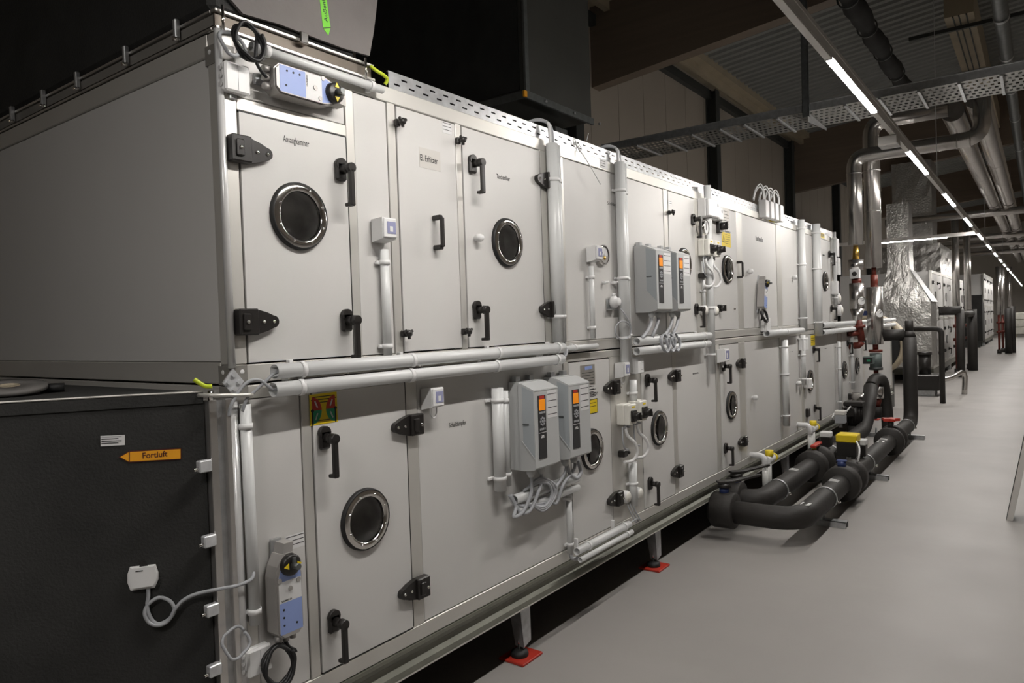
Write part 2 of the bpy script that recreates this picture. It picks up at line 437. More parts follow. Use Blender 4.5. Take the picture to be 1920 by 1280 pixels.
def door(root, X0, X1, za, zb, port=None, label=None, g=.006):
    if port:
        d = part(hole_panel(X0+g, X1-g, za+g, zb-g, -.002, .045, port[0], port[1], PR-.03), 'door', PANEL, root, label)
        at = (port[0], -.002, port[1])
        stamp('porthole_gasket', mk_gasket, RUBBER, 'porthole_gasket', d, at); stamp('porthole_ring', mk_ring, CHROME, 'porthole_ring', d, at)
        stamp('porthole_glass', mk_glass, GLASS, 'porthole_glass', d, at); stamp('porthole_lining', mk_sight, PORTIN, 'porthole_lining', d, at)
    else: d = part(MB().cbox((X0+g, -.002, za+g), (X1-g, .045, zb-g), .002), 'door', PANEL, root, label)
    d['yf'] = -.002
    return d
def post(root, X0, X1, za, zb):
    return part(MB().cbox((X0, 0, za), (X1, .05, zb), .002), 'post', FRAME, root)
def small_print(d, X0, X1, Zt, n=3, mat=None):
    decal(d, 'label_plate', mat or PAPER, X0, X1, Zt-.016*n, Zt, d['yf'])
    lines(d, X0+.003, X1-.003, [Zt-.006-.014*i for i in range(n)], d['yf']-.001, .0022)

# ---- upper deck
U = thing('air_handling_unit', 'upper deck of the long grey air handling unit with round sight ports', 'air handler', (0, 0, Z1))
part(MB().box((.012, .09, Z1+.01), (XU-.012, DEP-.01, Z2-.01)), 'casing', CORE, U)
part(MB().cbox((0, 0, 2.54), (XU, .06, Z2), .003), 'top_rail', FRAME, U)
part(MB().cbox((0, 0, Z1+.004), (XU, .06, 1.553), .003), 'bottom_rail', FRAME, U)
part(MB().box((0, .06, Z2-.02), (XU, DEP, Z2)), 'roof_sheet', FRAME, U)
for a, b in ((.502, .541), (.715, .757), (1.122, 1.158), (1.777, 2.0), (3.27, 3.335), (3.8, 4.15), (4.705, 4.85), (5.84, 6.0), (6.64, 6.85), (7.26, 7.55), (8.05, XU)): post(U, a, b, 1.553, 2.54)
part(MB().cbox((.055, 0, 2.365), (.502, .05, 2.405), .002), 'cross_rail', FRAME, U)
panel(U, .055, .502, 2.405, 2.54)
d1 = door(U, .055, .502, 1.553, 2.365, (.274, 2.048))
handle(d1, .46, 2.232); handle(d1, .46, 1.686); hinge(d1, .047, 2.235, 1); hinge(d1, .046, 1.689, 1)
part(MB().box((.497, -.0015, 1.56), (.501, .004, 2.36)), 'gasket', RUBBER, d1); part(MB().box((.06, -.001, 2.358), (.50, .004, 2.364)), 'gasket', RUBBER, d1)
ftext('Ansaugkammer', d1, 531, 269, 579.5, 270, .029, -.002)
pa = panel(U, .541, .715, 1.553, 2.54)
d2 = door(U, .757, 1.122, 1.553, 2.54)
a, b = F(786, 313), F(824, 281); decal(d2, 'label_plate', M('clear_label', (.55, .53, .50), .35, 0, 0), a.x, b.x, a.z, b.z-.01, -.002)
ftext('El. Erhitzer', d2, 788, 300.5, 820.5, 300, .026, -.003)
a = F(828, 227); small_print(d2, a.x, a.x+.06, a.z, 3)
for X, Z in ((.757, 2.465), (1.124, 2.462), (.75, 1.632), (1.12, 1.63)): toggle(d2, X, Z)
a = F(813, 437); grip(d2, a.x, a.z)
d3 = door(U, 1.158, 1.777, 1.553, 2.54, (1.466, 2.045))
handle(d3, 1.218, 2.374); handle(d3, 1.214, 1.722); hinge(d3, 1.838, 2.387, -1); hinge(d3, 1.838, 1.726, -1)
part(MB().box((1.772, -.0015, 1.56), (1.776, .004, 2.535)), 'gasket', RUBBER, d3)
ftext('Taschenfilter', d3, 931, 334, 956, 336, .022, -.002)
a = F(890, 447); part(MB().lathe([(0, .045), (.012, .044), (.017, .036), (.018, .012), (.011, .010), (.011, 0)], (a.x, -.002, a.z), (0, -1, 0), 16), 'test_port_cap', WHITE, d3)
pb = panel(U, 2.0, 3.27, 1.553, 2.54)
ftext('Schalldämpfer', pb, 1139, 385, 1161, 386, .025, YP)
d4 = door(U, 3.335, 3.8, 1.553, 2.54, (3.57, 2.045))
handle(d4, 3.752, 2.376); handle(d4, 3.768, 1.722); toggle(d4, 3.335, 2.385)
a = F(1252, 375); small_print(d4, a.x, a.x+.06, a.z, 2)
d5 = door(U, 4.15, 4.705, 1.553, 2.54, (4.45, 2.045))
a = F(1383, 506); grip(d5, a.x-.02, a.z); a = F(1347, 578); stamp('rotary_knob', lambda: MB().cbox((-.03, -.02, -.03), (.03, 0, .03), .004).cyl((0, -.02, 0), (0, -.05, 0), .024, n=14).cbox((-.006, -.062, -.024), (.006, -.048, .024), .002), BLACK, 'rotary_knob', d5, (a.x, -.002, a.z))
a = F(1376, 579); part(MB().lathe([(0, .014), (.008, .012), (.01, 0)], (a.x, -.002, a.z), (0, -1, 0), 10), 'lock_stud', CHROME, d5)
a, b = F(1353, 424), F(1366, 392); decal(d5, 'name_plate', PLATEG, a.x, b.x, a.z, b.z, -.002); lines(d5, a.x+.02, b.x-.02, [b.z-.03-.025*i for i in range(6)], -.003, .004)
ftext('Zul. Ventilator', d5, 1354, 434.5, 1369.5, 436, .022, -.002)
a, b = F(1353, 461), F(1369, 438)
decal(d5, 'warning_sticker', YEL, a.x, b.x, a.z, b.z, -.002); lines(d5, a.x+.085, b.x-.02, [a.z+.025+.018*i for i in range(5)], -.003, .003)
def tri(parent, x, z, s, y):
    for r, m, n in ((1, INK, 'warning_triangle'), (.72, YEL, 'warning_triangle')):
        part(MB().prism([(x-s*r, y, z-s*.6*r), (x+s*r, y, z-s*.6*r), (x, y, z+s*1.15*r)], (0, -.0006 if r == 1 else -.001, 0)), n, m, parent)
tri(d5, a.x+.045, (a.z+b.z)/2-.005, .033, -.003)
pc = panel(U, 4.85, 5.84, 1.553, 2.54); pd = panel(U, 6.0, 6.64, 1.553, 2.54); pe = panel(U, 6.85, 7.26, 1.553, 2.54)
def blurred_word(d, x0, y0, x1, y1):
    a, b = F(x0, y1), F(x1, y0); mb = MB(); x = a.x; i = 0; L = (b.x-a.x)/9
    while x < b.x-.3*L: mb.box((x, d['yf']-.0006, a.z), (x+L*.62, d['yf'], a.z+(b.z-a.z)*(1, .7, .75, .95, .7, .8, .7, 1, .72)[i % 9])); x += L; i += 1
    part(mb, 'lettering', INK, d)
blurred_word(pc, 1418, 445, 1431, 451)
def cap(d, x, y):
    a = F(x, y); stamp('test_cap', lambda: MB().lathe([(0, .05), (.016, .049), (.022, .04), (.023, .014), (.013, .012), (.013, 0)], (0, 0, 0), (0, -1, 0), 14), WHITE, 'test_port_cap', d, (a.x, d['yf'], a.z))
cap(pc, 1402, 509); cap(pd, 1486, 520)
d6 = door(U, 7.55, 8.05, 1.553, 2.54, (7.736, 2.045)); handle(d6, 7.96, 2.374); handle(d6, 8.0, 1.722)
blurred_word(d6, 1542, 477, 1546, 479)
# end face of the upper deck
part(MB().cbox((-.002, .06, 2.53), (.05, DEP, Z2), .003), 'end_rail', FRAME, U); part(MB().cbox((-.002, .06, Z1+.004), (.05, DEP, 1.563), .003), 'end_rail', FRAME, U)
part(MB().cbox((-.002, -.0005, 1.555), (.055, .06, 2.538), .003), 'end_post', FRAME, U); part(MB().cbox((-.002, DEP-.06, 1.563), (.05, DEP, 2.53), .003), 'end_post', FRAME, U)
part(MB().cbox((.004, .062, 1.565), (.05, DEP-.062, 2.528), .002), 'end_panel', PANEL, U)
part(MB().cyl((-.001, -.001, 1.545), (-.001, -.001, 2.60), .012, n=12), 'corner_bead', BEAD, U)
for (za, zb) in ((Z1+.001, 1.552), (2.50, 2.56)):
    c = part(MB().box((.0101, -.003, za), (.052, .04, zb)).box((-.004, -.003, za), (.01, .07, zb)), 'corner_piece', FRAMED, U)
    mb = MB()
    for q in ((.034, -.003), ): mb.lathe([(0, .003), (.006, .002), (.008, 0)], (q[0], q[1], (za+zb)/2+.01), (0, -1, 0), 10)
    mb.lathe([(0, .003), (.006, .002), (.008, 0)], (-.004, .045, (za+zb)/2+.01), (-1, 0, 0), 10)
    part(mb, 'rivet', PAPER, c)

# ---- lower deck
L = thing('air_handling_unit', 'lower deck of the long grey air handling unit standing on its dark base frame', 'air handler', (0, 0, 0))
part(MB().box((.012, .09, Z0+.01), (XL-.012, DEP-.01, Z1-.01)), 'casing', CORE, L)
part(MB().cbox((0, 0, 1.443), (XL, .06, Z1-.004), .003), 'top_rail', FRAME, L)
part(MB().cbox((0, 0, Z0), (XL, .06, .448), .003), 'bottom_rail', FRAME, L)
part(MB().box((XU, .06, Z1-.02), (XL, DEP, Z1-.004)), 'roof_sheet', FRAME, L)
LP = ((.255, .295), (.758, .822), (1.94, 1.985), (2.442, 2.845), (3.332, 3.40), (4.155, 4.235), (4.688, 4.845), (5.87, 6.14), (6.635, 6.72), (7.19, 7.36), (8.34, 8.56), (8.98, 9.2), (9.85, 10.0), (11.0, 11.2), (12.25, XL))
for a, b in LP: post(L, a, b, .448, 1.443)
p0 = panel(L, .055, .255, .448, 1.443)
a = F(536, 1007); small_print(p0, a.x, .25, a.z, 3)
e1 = door(L, .295, .758, .448, 1.443, (.519, .946)); handle(e1, .339, 1.275); handle(e1, .349, .62); hinge(e1, .787, 1.266, -1); hinge(e1, .79, .608, -1)
part(MB().box((.752, -.0015, .455), (.757, .004, 1.44)), 'gasket', RUBBER, e1); part(MB().box((.30, -.0015, .449), (.752, .004, .453)), 'gasket', RUBBER, e1)
p1 = panel(L, .822, 1.94, .448, 1.443)
ftext('Schalldämpfer', p1, 842, 804.5, 874, 797, .027, YP)
e2 = door(L, 1.985, 2.442, .448, 1.443, (2.201, .941)); hinge(e2, 2.475, 1.265, -1); hinge(e2, 2.475, .606, -1)
a, b = F(1088, 725), F(1114, 682); decal(e2, 'name_plate', PLATEG, a.x, b.x, a.z, b.z, -.002)
decal(e2, 'name_plate_logo', BLUE, a.x+.05, b.x-.03, b.z-.027, b.z-.008, -.003); lines(e2, a.x+.015, b.x-.015, [b.z-.045-.016*i for i in range(9)], -.003, .003)
ftext('Abluft Ventilator', e2, 1083, 746.7, 1120.5, 740, .023, -.002)
a, b = F(1086, 781), F(1119, 746); decal(e2, 'warning_sticker', YEL, a.x, b.x, a.z, b.z, -.002)
mb = MB(); [mb.box((q[0], -.0036, q[1]), (q[2], -.003, q[3])) for q in ((a.x, a.z, b.x, a.z+.004), (a.x, b.z-.004, b.x, b.z), (b.x-.004, a.z, b.x, b.z))]; part(mb, 'sticker_border', INK, e2)
tri(e2, a.x+.05, (a.z+b.z)/2-.01, .045, -.003); lines(e2, a.x+.105, b.x-.015, [a.z+.04+.019*i for i in range(6)], -.003, .0028)
e3 = door(L, 2.845, 3.332, .448, 1.443, (3.084, .941)); handle(e3, 2.92, 1.268); handle(e3, 2.918, .604); hinge(e3, 3.366, 1.266, -1); hinge(e3, 3.37, .604, -1)
p2 = panel(L, 3.40, 4.155, .448, 1.443); blurred_word(p2, 1300, 697, 1311, 702)
e4 = door(L, 4.235, 4.688, .448, 1.443, (4.465, .941)); handle(e4, 4.294, 1.268); handle(e4, 4.294, .614); hinge(e4, 4.72, 1.268, -1); hinge(e4, 4.72, .61, -1)
p3 = panel(L, 4.845, 5.87, .448, 1.443); cap(p3, 1411, 745)
p4 = panel(L, 6.14, 6.635, .448, 1.443); cap(p4, 1494, 718); blurred_word(p4, 1480, 658, 1488, 660)
e5 = door(L, 6.72, 7.19, .448, 1.443, (6.953, .941)); handle(e5, 7.12, 1.268); handle(e5, 7.11, .618)
a = F(1512, 773); part(MB().cbox((a.x-.05, -.03, a.z-.045), (a.x+.05, -.002, a.z+.045), .005), 'lock_block', BLACK, e5)
p5 = panel(L, 7.36, 8.34, .448, 1.443); blurred_word(p5, 1547, 652, 1551, 654)
e6 = door(L, 8.56, 8.98, .448, 1.443, (8.66, .935)); handle(e6, 8.86, 1.268)
e7 = door(L, 9.2, 9.85, .448, 1.443, (9.45, .941)); handle(e7, 9.75, 1.268)
panel(L, 10.0, 11.0, .448, 1.443); panel(L, 11.2, 12.25, .448, 1.443)
for e, X in ((e2, 2.439), (e3, 3.329), (e4, 4.685), (e5, 7.187)): part(MB().box((X-.004, -.0015, .455), (X, .004, 1.44)), 'gasket', RUBBER, e)
# end of lower deck: narrow alu posts beside the exhaust duct flange
part(MB().cbox((-.002, -.0005, .45), (.055, .06, 1.441), .003), 'end_post', FRAME, L); part(MB().cbox((.004, .06, Z0), (.05, DEP, Z1-.004), .003), 'end_panel', FRAME, L)
part(MB().cyl((-.001, -.001, .39), (-.001, -.001, 1.44), .013, n=12), 'corner_bead', BEAD, L)
c = part(MB().box((.0101, -.003, 1.425), (.052, .04, Z1-.004)).box((-.004, -.003, 1.425), (.01, .07, Z1-.004)), 'corner_piece', FRAMED, L)
q = F(436, 716, -.004); mb = MB().prism([(q.x-.036, -.004, q.z), (q.x, -.004, q.z-.044), (q.x+.036, -.004, q.z), (q.x, -.004, q.z+.044)], (0, -.006, 0))
jp = part(mb, 'joint_plate', ZINC, U)
for dx, dz in ((0, .022), (0, -.022), (.018, 0), (-.018, 0)): part(MB().cyl((q.x+dx, -.010, q.z+dz), (q.x+dx, -.017, q.z+dz), .008, n=6, sm=False), 'bolt', ZINC, jp)
# base frame: C profile with a lip, lighter bottom flange
prof = [(.0, .383), (-.008, .383), (-.012, .372), (-.004, .352), (.012, .34), (.012, .318), (-.010, .305), (-.018, .29), (-.018, .281), (.06, .281), (.06, .383)]
mb = MB(); n = len(prof); vs = [(x, y, z) for x in (0, XL) for y, z in prof]
mb.add(vs, [list(range(n)), list(range(n, 2*n))]+[(i, (i+1) % n, n+(i+1) % n, n+i) for i in range(n)])
part(mb, 'base_rail', BASEM, L)
part(MB().box((0, -.020, .2785), (XL, .02, .2845)), 'base_flange', FRAME, L)
part(MB().box((0, .06, .281), (.06, DEP, .383)), 'base_rail', BASEM, L); part(MB().box((0, DEP-.06, .281), (XL, DEP, .383)), 'base_rail', BASEM, L)
for X in (.02, 1.565, 3.10, 4.63, 6.16, 7.7, 9.3, 11.0, 12.2):
    for Y in (.05, DEP-.05):
        s = 1 if Y < 1 else -1
        g = part(MB().prism([(X+.04, Y-s*.02, .281), (X+.04, Y-s*.02, .075), (X-.025, Y-s*.02, .055), (X-.05, Y-s*.02, .281)], (0, s*.004, 0)).box((X-.05, Y-s*.02, .272), (X+.04, Y+s*.05, .281)).prism([(X-.05, Y-s*.02, .281), (X-.025, Y-s*.02, .06), (X-.025, Y+s*.03, .06), (X-.05, Y+s*.05, .281)], (.004, 0, 0)), 'foot', GALV, L)
        part(MB().cyl((X-.02, Y+.01*s, .03), (X-.02, Y+.01*s, .15), .009, n=8), 'threaded_rod', CHROME, g)
        part(MB().lathe([(0, .034), (.02, .034), (.042, .024), (.046, .010), (.044, .0)], (X-.02, Y+.01*s, .012), (0, 0, 1), 18), 'levelling_foot', RUBBER, g)
        part(MB().cbox((X-.095, Y-.065, .0), (X+.075, Y+.085, .013), .003), 'vibration_pad', RED, g, 'red vibration pad')

# ================================================================== EQUIPMENT MOUNTED ON THE UNIT
def XF(mb, m):
    mb.v = [m @ v for v in mb.v]; return mb
def conduit(label, p0, p1, r, clips=(), name='conduit', mat=None, cat='conduit', strip=False, wall=0.):
    p0, p1 = V(p0), V(p1)
    t = thing(name, label, cat, (p0+p1)/2)
    part(MB().hollow(p0, p1, r), 'tube', mat or CONDM, t)
    d = (p1-p0).normalized()
    for q in clips:
        c = p0.lerp(p1, q)
        mb = MB().lathe([(r+.0005, -.009), (r+.004, -.009), (r+.004, .009), (r+.0005, .009), (r+.0005, -.009)], c, d, 16)
        o = part(mb, 'clip', WHITE, t)
        if abs(d.z) > .5: part(MB().cbox((c.x-r-.016, wall-.012, c.z-.007), (c.x+r*.4, wall, c.z+.007), .002), 'clip_base', WHITE, o)
        else: part(MB().cbox((c.x-.008, wall-.02, c.z-r-.006), (c.x+.008, wall, c.z+r+.008), .002), 'clip_base', WHITE, o)
    return t
def cable(label, pts, r, mat=None, name='cable', sm=5, n=8):
    pts = [V(p) if len(p) == 3 and not isinstance(p[0], int) else F(*p) for p in pts]
    return single(MB().tube(pts, r, n, sm), name, mat or GREYC, label, 'cable', pts[0])
def fz(px, py, Y=0.): return F(px, py, Y)

zA, zB = 1.528, 1.470
ca = conduit('upper of two long white conduits along the joint between the unit decks', (.105, -.07, zA), (1.83, -.07, zA), .0245, (.06, .36, .68, .97))
cb = conduit('lower of two long white conduits along the joint between the unit decks', (.097, -.07, zB), (1.815, -.07, zB), .0245, (.06, .36, .68, .97))
for a, b in ((.17, .40), (.42, .78), (.80, 1.15), (1.17, 1.6)): part(MB().cbox((a, -.062, 1.496), (b, -.048, 1.503), .002), 'support_strip', ALU, ca)
for X in (.20, .75, 1.20, 1.70): part(MB().cbox((X-.02, -.05, 1.49), (X+.02, 0, 1.51), .002), 'bracket', GALV, ca)
cable('grey cable leaving the open end of the upper long conduit at the unit corner', [(.16, -.07, zA), (.11, -.07, zA-.004), (.075, -.065, 1.50), (.045, -.05, 1.47), (.02, -.04, 1.445), (.012, -.03, 1.41)], .0055)
cable('grey cable arching out of the lower long conduit over the corner plate', [(.16, -.07, zB), (.10, -.07, zB), (.055, -.06, 1.505), (.01, -.05, 1.495), (-.03, -.04, 1.44), (-.036, -.03, 1.40)], .0055)
conduit('thick white conduit rising beside the bag filter door to the cable tray', (1.845, -.036, 1.555), (1.84, -.036, 2.575), .031, (.13, .82))
conduit('thin white conduit rising beside the thicker one at the bag filter door', (1.897, -.03, 1.555), (1.893, -.03, 2.575), .019, (.13, .82))
conduit('thick white conduit rising over the silencer panel to the cable tray', (2.580, -.036, 1.41), (2.578, -.036, 2.60), .031, (.12, .42, .86))
conduit('thin white conduit rising over the silencer panel beside the thicker one', (2.640, -.03, 1.34), (2.64, -.03, 2.60), .019, (.18, .45, .86))
for i, (X, s) in enumerate(((1.84, 'bag filter door'), (2.578, 'silencer panel'))):
    for j in range(3):
        q = .012*(j-1)
        cable('grey cable bending from the cable tray into the thick conduit at the %s' % s, [(X-.07-.02*j, .06, 2.66), (X-.05-.01*j, .03, 2.70-.004*j), (X-.012, -.02, 2.685), (X+q, -.034, 2.63), (X+q, -.036, 2.50)], .0085, WHITE if j == 0 else GREYC)['group'] = 'cables over the %s' % s
for j in range(3):
    cable('grey cable bending from the thin conduit into the lower long conduit', [(1.894+.006*j, -.03, 1.60), (1.896+.006*j, -.03, 1.55), (1.89, -.04-.008*j, 1.50), (1.86-.01*j, -.062, 1.474), (1.78, -.07, zB+.006*(j-1))], .007)['group'] = 'cables between the two conduits'
a, b = F(720, 468, -.02), F(724, 668, -.02)
conduit('thin white conduit running down below the pressure sensor by the heater door', (a.x, -.02, 1.545), (a.x, -.02, a.z), .017, (.10, .88))
a, b = F(1062, 653, -.03), F(1119, 645, -.03); conduit('short thin white conduit along the joint below the silencer panel', (a.x-.02, -.03, a.z), (b.x, -.03, a.z), .014, (.3,))
a, b = F(1108, 499, -.02), F(1115, 634, -.02); conduit('thin white conduit running down the silencer panel from the pressure sensor', (a.x, -.02, b.z), (a.x, -.02, a.z), .015, (.15, .85))
ra = conduit('upper of two white conduits with open ends below the paired upper drives', (2.665, -.07, zA), (3.86, -.07, zA), .0245, (.35, .9))
rb = conduit('lower of two white conduits with open ends below the paired upper drives', (2.66, -.07, zB-.002), (3.84, -.07, zB-.002), .0245, (.35, .9))
part(MB().cbox((2.9, -.062, 1.496), (3.8, -.048, 1.503), .002), 'support_strip', ALU, ra)
a, b = F(932, 727, -.04), F(936, 920, -.04); conduit('thick white conduit standing beside the paired lower drives', (a.x, -.04, b.z), (a.x, -.04, a.z), .028, (.12, .88))
a, b = F(947, 733, -.035), F(950, 911, -.035); conduit('thin white conduit standing between the thick conduit and the lower drives', (a.x, -.03, b.z), (a.x, -.03, a.z), .019, (.12, .9))
a = F(962, 937, -.04); conduit('upper open conduit behind the cables under the lower drives', (a.x, -.045, a.z), (1.97, -.045, a.z), .024, (.5,))
a = F(967, 952, -.04); conduit('lower open conduit behind the cables under the lower drives', (a.x, -.045, a.z-.012), (1.97, -.045, a.z-.012), .020, (.6,))
conduit('upper of two slanting white conduits at the foot of the exhaust fan door', (1.878, -.085, .462), (2.47, -.085, .462), .020, (.2, .9))
conduit('lower of two slanting white conduits at the foot of the exhaust fan door', (1.885, -.10, .418), (2.475, -.10, .418), .014, (.9,))
a, b = F(1066, 922, -.02), F(1068, 1038, -.02); conduit('thin white conduit dropping beside the exhaust fan door', (a.x, -.02, b.z), (a.x, -.02, a.z), .016, (.15, .9))
cable('grey cable turning from the dropping conduit into the slanting pair', [(a.x, -.02, b.z+.05), (a.x, -.025, b.z-.02), (a.x+.03, -.05, .40), (1.92, -.10, .412), (2.0, -.10, .418)], .010)
for x, y0, y1, r, lab in ((1187, 712, 762, .022, 'stub of white conduit above the paired lower isolator switches'), (1186, 865, 948, .026, 'white conduit stub below the looped cables of the lower isolator switches')):
    a, b = F(x, y0, -.03), F(x, y1, -.03); conduit(lab, (a.x, -.03, b.z), (a.x, -.03, a.z), r, (.5,))
a, b = F(1326, 348, -.04), F(1334, 700, -.04)
conduit('white conduit running down the post beside the supply fan door', (a.x, -.04, b.z), (a.x, -.04, a.z), .027, (.1, .35, .9), wall=0)
a, b = F(1318, 490, -.02), F(1322, 600, -.02); conduit('thin white conduit under the upper isolator switches', (a.x, -.02, b.z), (a.x, -.02, a.z), .012, (.5,))
for x, y0, y1, r, lab in ((1502, 412, 622, .036, 'wide white conduit on the post after the recovery panels'), (1530, 420, 630, .045, 'widest white conduit near the far end of the upper deck'),
                          (1564, 435, 575, .02, 'thin white conduit at the far end of the upper deck'), (1471, 637, 800, .032, 'white conduit on the lower deck below the actuator'), (1505, 628, 722, .024, 'white conduit passing the small box on the lower deck'),
                          (1573, 640, 770, .02, 'thin white conduit on the far lower post'), (1597, 625, 730, .022, 'white conduit between the two far sight ports')):
    a, b = F(x, y0, -.04), F(x, y1, -.04); conduit(lab, (a.x, -.04, b.z), (a.x, -.04, a.z), r, (.12, .6, .92))
a, b = F(1437, 625, -.06), F(1504, 619, -.06); conduit('short white conduit along the joint under the small actuator', (a.x, -.06, 1.5), (b.x, -.06, 1.5), .03, (.5,))
a = F(1541, 613, -.07); conduit('upper of two white conduits running past the end of the upper deck', (a.x, -.07, 1.535), (12.2, -.07, 1.535), .03, (.1, .5, .9))
conduit('lower of two white conduits running past the end of the upper deck', (a.x, -.07, 1.455), (12.2, -.07, 1.455), .03, (.1, .5, .9))
a, b = F(461, 757, -.022), F(472, 1172, -.022); conduit('white conduit down the lower corner panel to the junction box', (.030, -.022, b.z), (.026, -.022, a.z), .018, (.06, .9))
a, b = F(478, 97, -.05), F(724, 172, -.05); conduit('white conduit under the intake flange above the actuator', (a.x, -.03, 2.568), (b.x, -.03, 2.568), .0155, (.1, .9))

# ---- perforated cable tray on top of the unit (real slots)
ty = .012; za, zb = 2.604, 2.672
t = thing('perforated_cable_tray', 'galvanised cable tray with two rows of slots along the top of the unit', 'cable tray', (.74, ty, 2.60))
mb = MB(); p = .084; xe = 8.25; cols = [.74, xe]
rows = [za, za+.018, za+.025, za+.043, za+.050, zb]
def strip(x0, x1, z0, z1): mb.add([(x0, ty, z0), (x1, ty, z0), (x1, ty, z1), (x0, ty, z1)], [(0, 1, 2, 3)])
for j in (0, 2, 4): strip(.74, xe, rows[j], rows[j+1])
for j, off in ((1, .03), (3, .03+p/2)):
    x = .74; k = off
    while .74+k+.032 < xe: strip(x, .74+k, rows[j], rows[j+1]); x = .74+k+.032; k += p
    strip(x, xe, rows[j], rows[j+1])
part(mb, 'slotted_side', GALV, t)
part(MB().box((.74, ty, za-.001), (cols[-1], .30, za)).box((.74, .297, za), (cols[-1], .30, zb)).box((.74, ty+.0005, zb-.003), (cols[-1], ty+.010, zb)), 'tray_floor', GALV, t)
cable('loose white cable tie hanging from the cable tray', [F(1078, 268, .0), F(1095, 293, -.03), F(1112, 320, -.05), F(1126, 345, -.05)], .003, WHITE, name='cable_tie')
cable('thin white cable tie sticking up from the cable tray', [F(1100, 265, .01), F(1103, 250, .01)], .002, WHITE, name='cable_tie', sm=0)
for i, (x, y) in enumerate(((1075, 266), (1081, 272), (1085, 279))):
    a = F(x, y, ty); single(MB().tube([(a.x+.016*math.cos(q), ty-.008, a.z+.016*math.sin(q)) for q in [2*PI*k/10 for k in range(10)]], .003, 6, 2, True), 'cable_tie', WHITE, 'small looped white cable tie on the slotted tray side', 'cable tie', (a.x, ty-.008, a.z), 'looped ties on the tray')
for i, (x, y) in enumerate(((1431, 388), (1441, 391), (1450, 394), (1459, 397))):
    a = F(x, y, -.02)
    g = thing('tray_sensor', 'small white box with looped leads hung on the cable tray', 'sensor', (a.x, -.02, a.z-.09), 'white boxes on the cable tray')
    part(MB().cbox((a.x-.055, -.06, a.z-.10), (a.x+.045, .008, a.z+.06), .006), 'housing', WHITE, g)
    part(MB().tube([(a.x-.02, -.03, a.z+.06), (a.x-.03, -.03, a.z+.13), (a.x-.09, -.02, a.z+.17), (a.x-.15, .0, a.z+.12), (a.x-.17, .012, a.z+.04)], .007, 6, 5), 'lead', WHITE, g)
    part(MB().tube([(a.x+.01, -.03, a.z+.06), (a.x-.01, -.03, a.z+.15), (a.x-.07, -.02, a.z+.20), (a.x-.14, .0, a.z+.15), (a.x-.19, .012, a.z+.05)], .007, 6, 5), 'lead', WHITE, g)

# ---- damper actuators: local x along the body from cable glands to dial, -y outward
def actuator(label, m, k=1.):
    t = thing('damper_actuator', label, 'actuator', m @ V((.13, 0, 0)))
    def P_(mb, n, mat, par=None, lab=None): return part(XF(mb, m), n, mat, par or t, lab)
    L_, w = .27, .098
    out = [(0, -.03), (.02, -.049), (.20, -.049), (.235, -.040), (.27, -.02), (.27, .02), (.235, .040), (.20, .049), (.02, .049), (0, .03)]
    P_(MB().prism([(x, -.012, z) for x, z in out], (0, -.055, 0)), 'body', ACTG)
    inn = [(x*.97+.004, z*.93) for x, z in out]
    P_(MB().prism([(x, -.067, z) for x, z in inn], (0, -.008, 0)), 'cover', ACTG)
    P_(MB().box((.016, -.0755, -.043), (.118, -.075, .043)), 'blue_label', BLUE); P_(MB().box((.118, -.0755, -.043), (.186, -.075, .043)), 'white_label', PAPER)
    P_(MB().prism([(.186, -.075, -.043), (.205, -.075, -.041), (.225, -.075, -.034), (.225, -.075, .034), (.205, -.075, .041), (.186, -.075, .043)], (0, -.0005, 0)), 'scale_label', BLUE)
    for q in ((.045, .028), (.070, .028), (.095, .028), (.040, -.02)): P_(MB().cyl((q[0], -.0755, q[1]), (q[0], -.077, q[1]), .0035, n=8), 'mark', INK)
    for q in ((.158, .0), (.178, -.032), (.192, .04)): P_(MB().cyl((q[0], -.0755, q[1]), (q[0], -.078, q[1]), .008, n=12), 'button', ACTG)
    dl = P_(MB().lathe([(0, .02), (.028, .02), (.034, .016), (.036, 0)], (.236, -.074, 0), (0, -1, 0), 24), 'dial', BLACK)
    for s in (-1, 1): P_(MB().prism([(.236, -.094, s*.034), (.246, -.094, s*.016), (.226, -.094, s*.016)], (0, -.002, 0)), 'pointer', YELP, dl)
    P_(MB().cyl((.236, -.09, 0), (.236, -.125, 0), .010, n=10), 'shaft', GALVD, dl)
    P_(MB().box((.228, -.105, -.006), (.262, -.096, .006)), 'clamp_bolt', GALVD, dl)
    P_(MB().prism([(.25, -.012, -.02), (.302, -.012, -.028), (.302, -.012, .006), (.25, -.012, .02)], (0, -.05, 0)), 'clamp_lug', ACTG)
    P_(MB().box((-.03, -.012, -.018), (.31, 0, .018)), 'mounting_strip', GALV)
    for z in (-.028, 0, .028): P_(MB().cyl((0.002, -.04, z), (-.022, -.04, z), .011, n=10), 'cable_gland', ACTG)
    text('SIEMENS', INK, t, m @ V((.121, -.0755, .036)), m.to_3x3() @ V((0, 0, -1)), m.to_3x3() @ V((1, 0, 0)), .040, .006, t=.0006)
    return t
a = F(496, 150, -.01); mU = Matrix.Translation((.150, 0, 2.478)) @ Matrix.Rotation(math.radians(0), 4, 'Y')
actuator('grey and blue damper actuator mounted lengthwise above the intake door', mU)
mL = Matrix.Translation((.128, 0, .665)) @ Matrix.Rotation(math.radians(-90), 4, 'Y')
actuator('grey and blue damper actuator mounted upright beside the exhaust air door', mL)
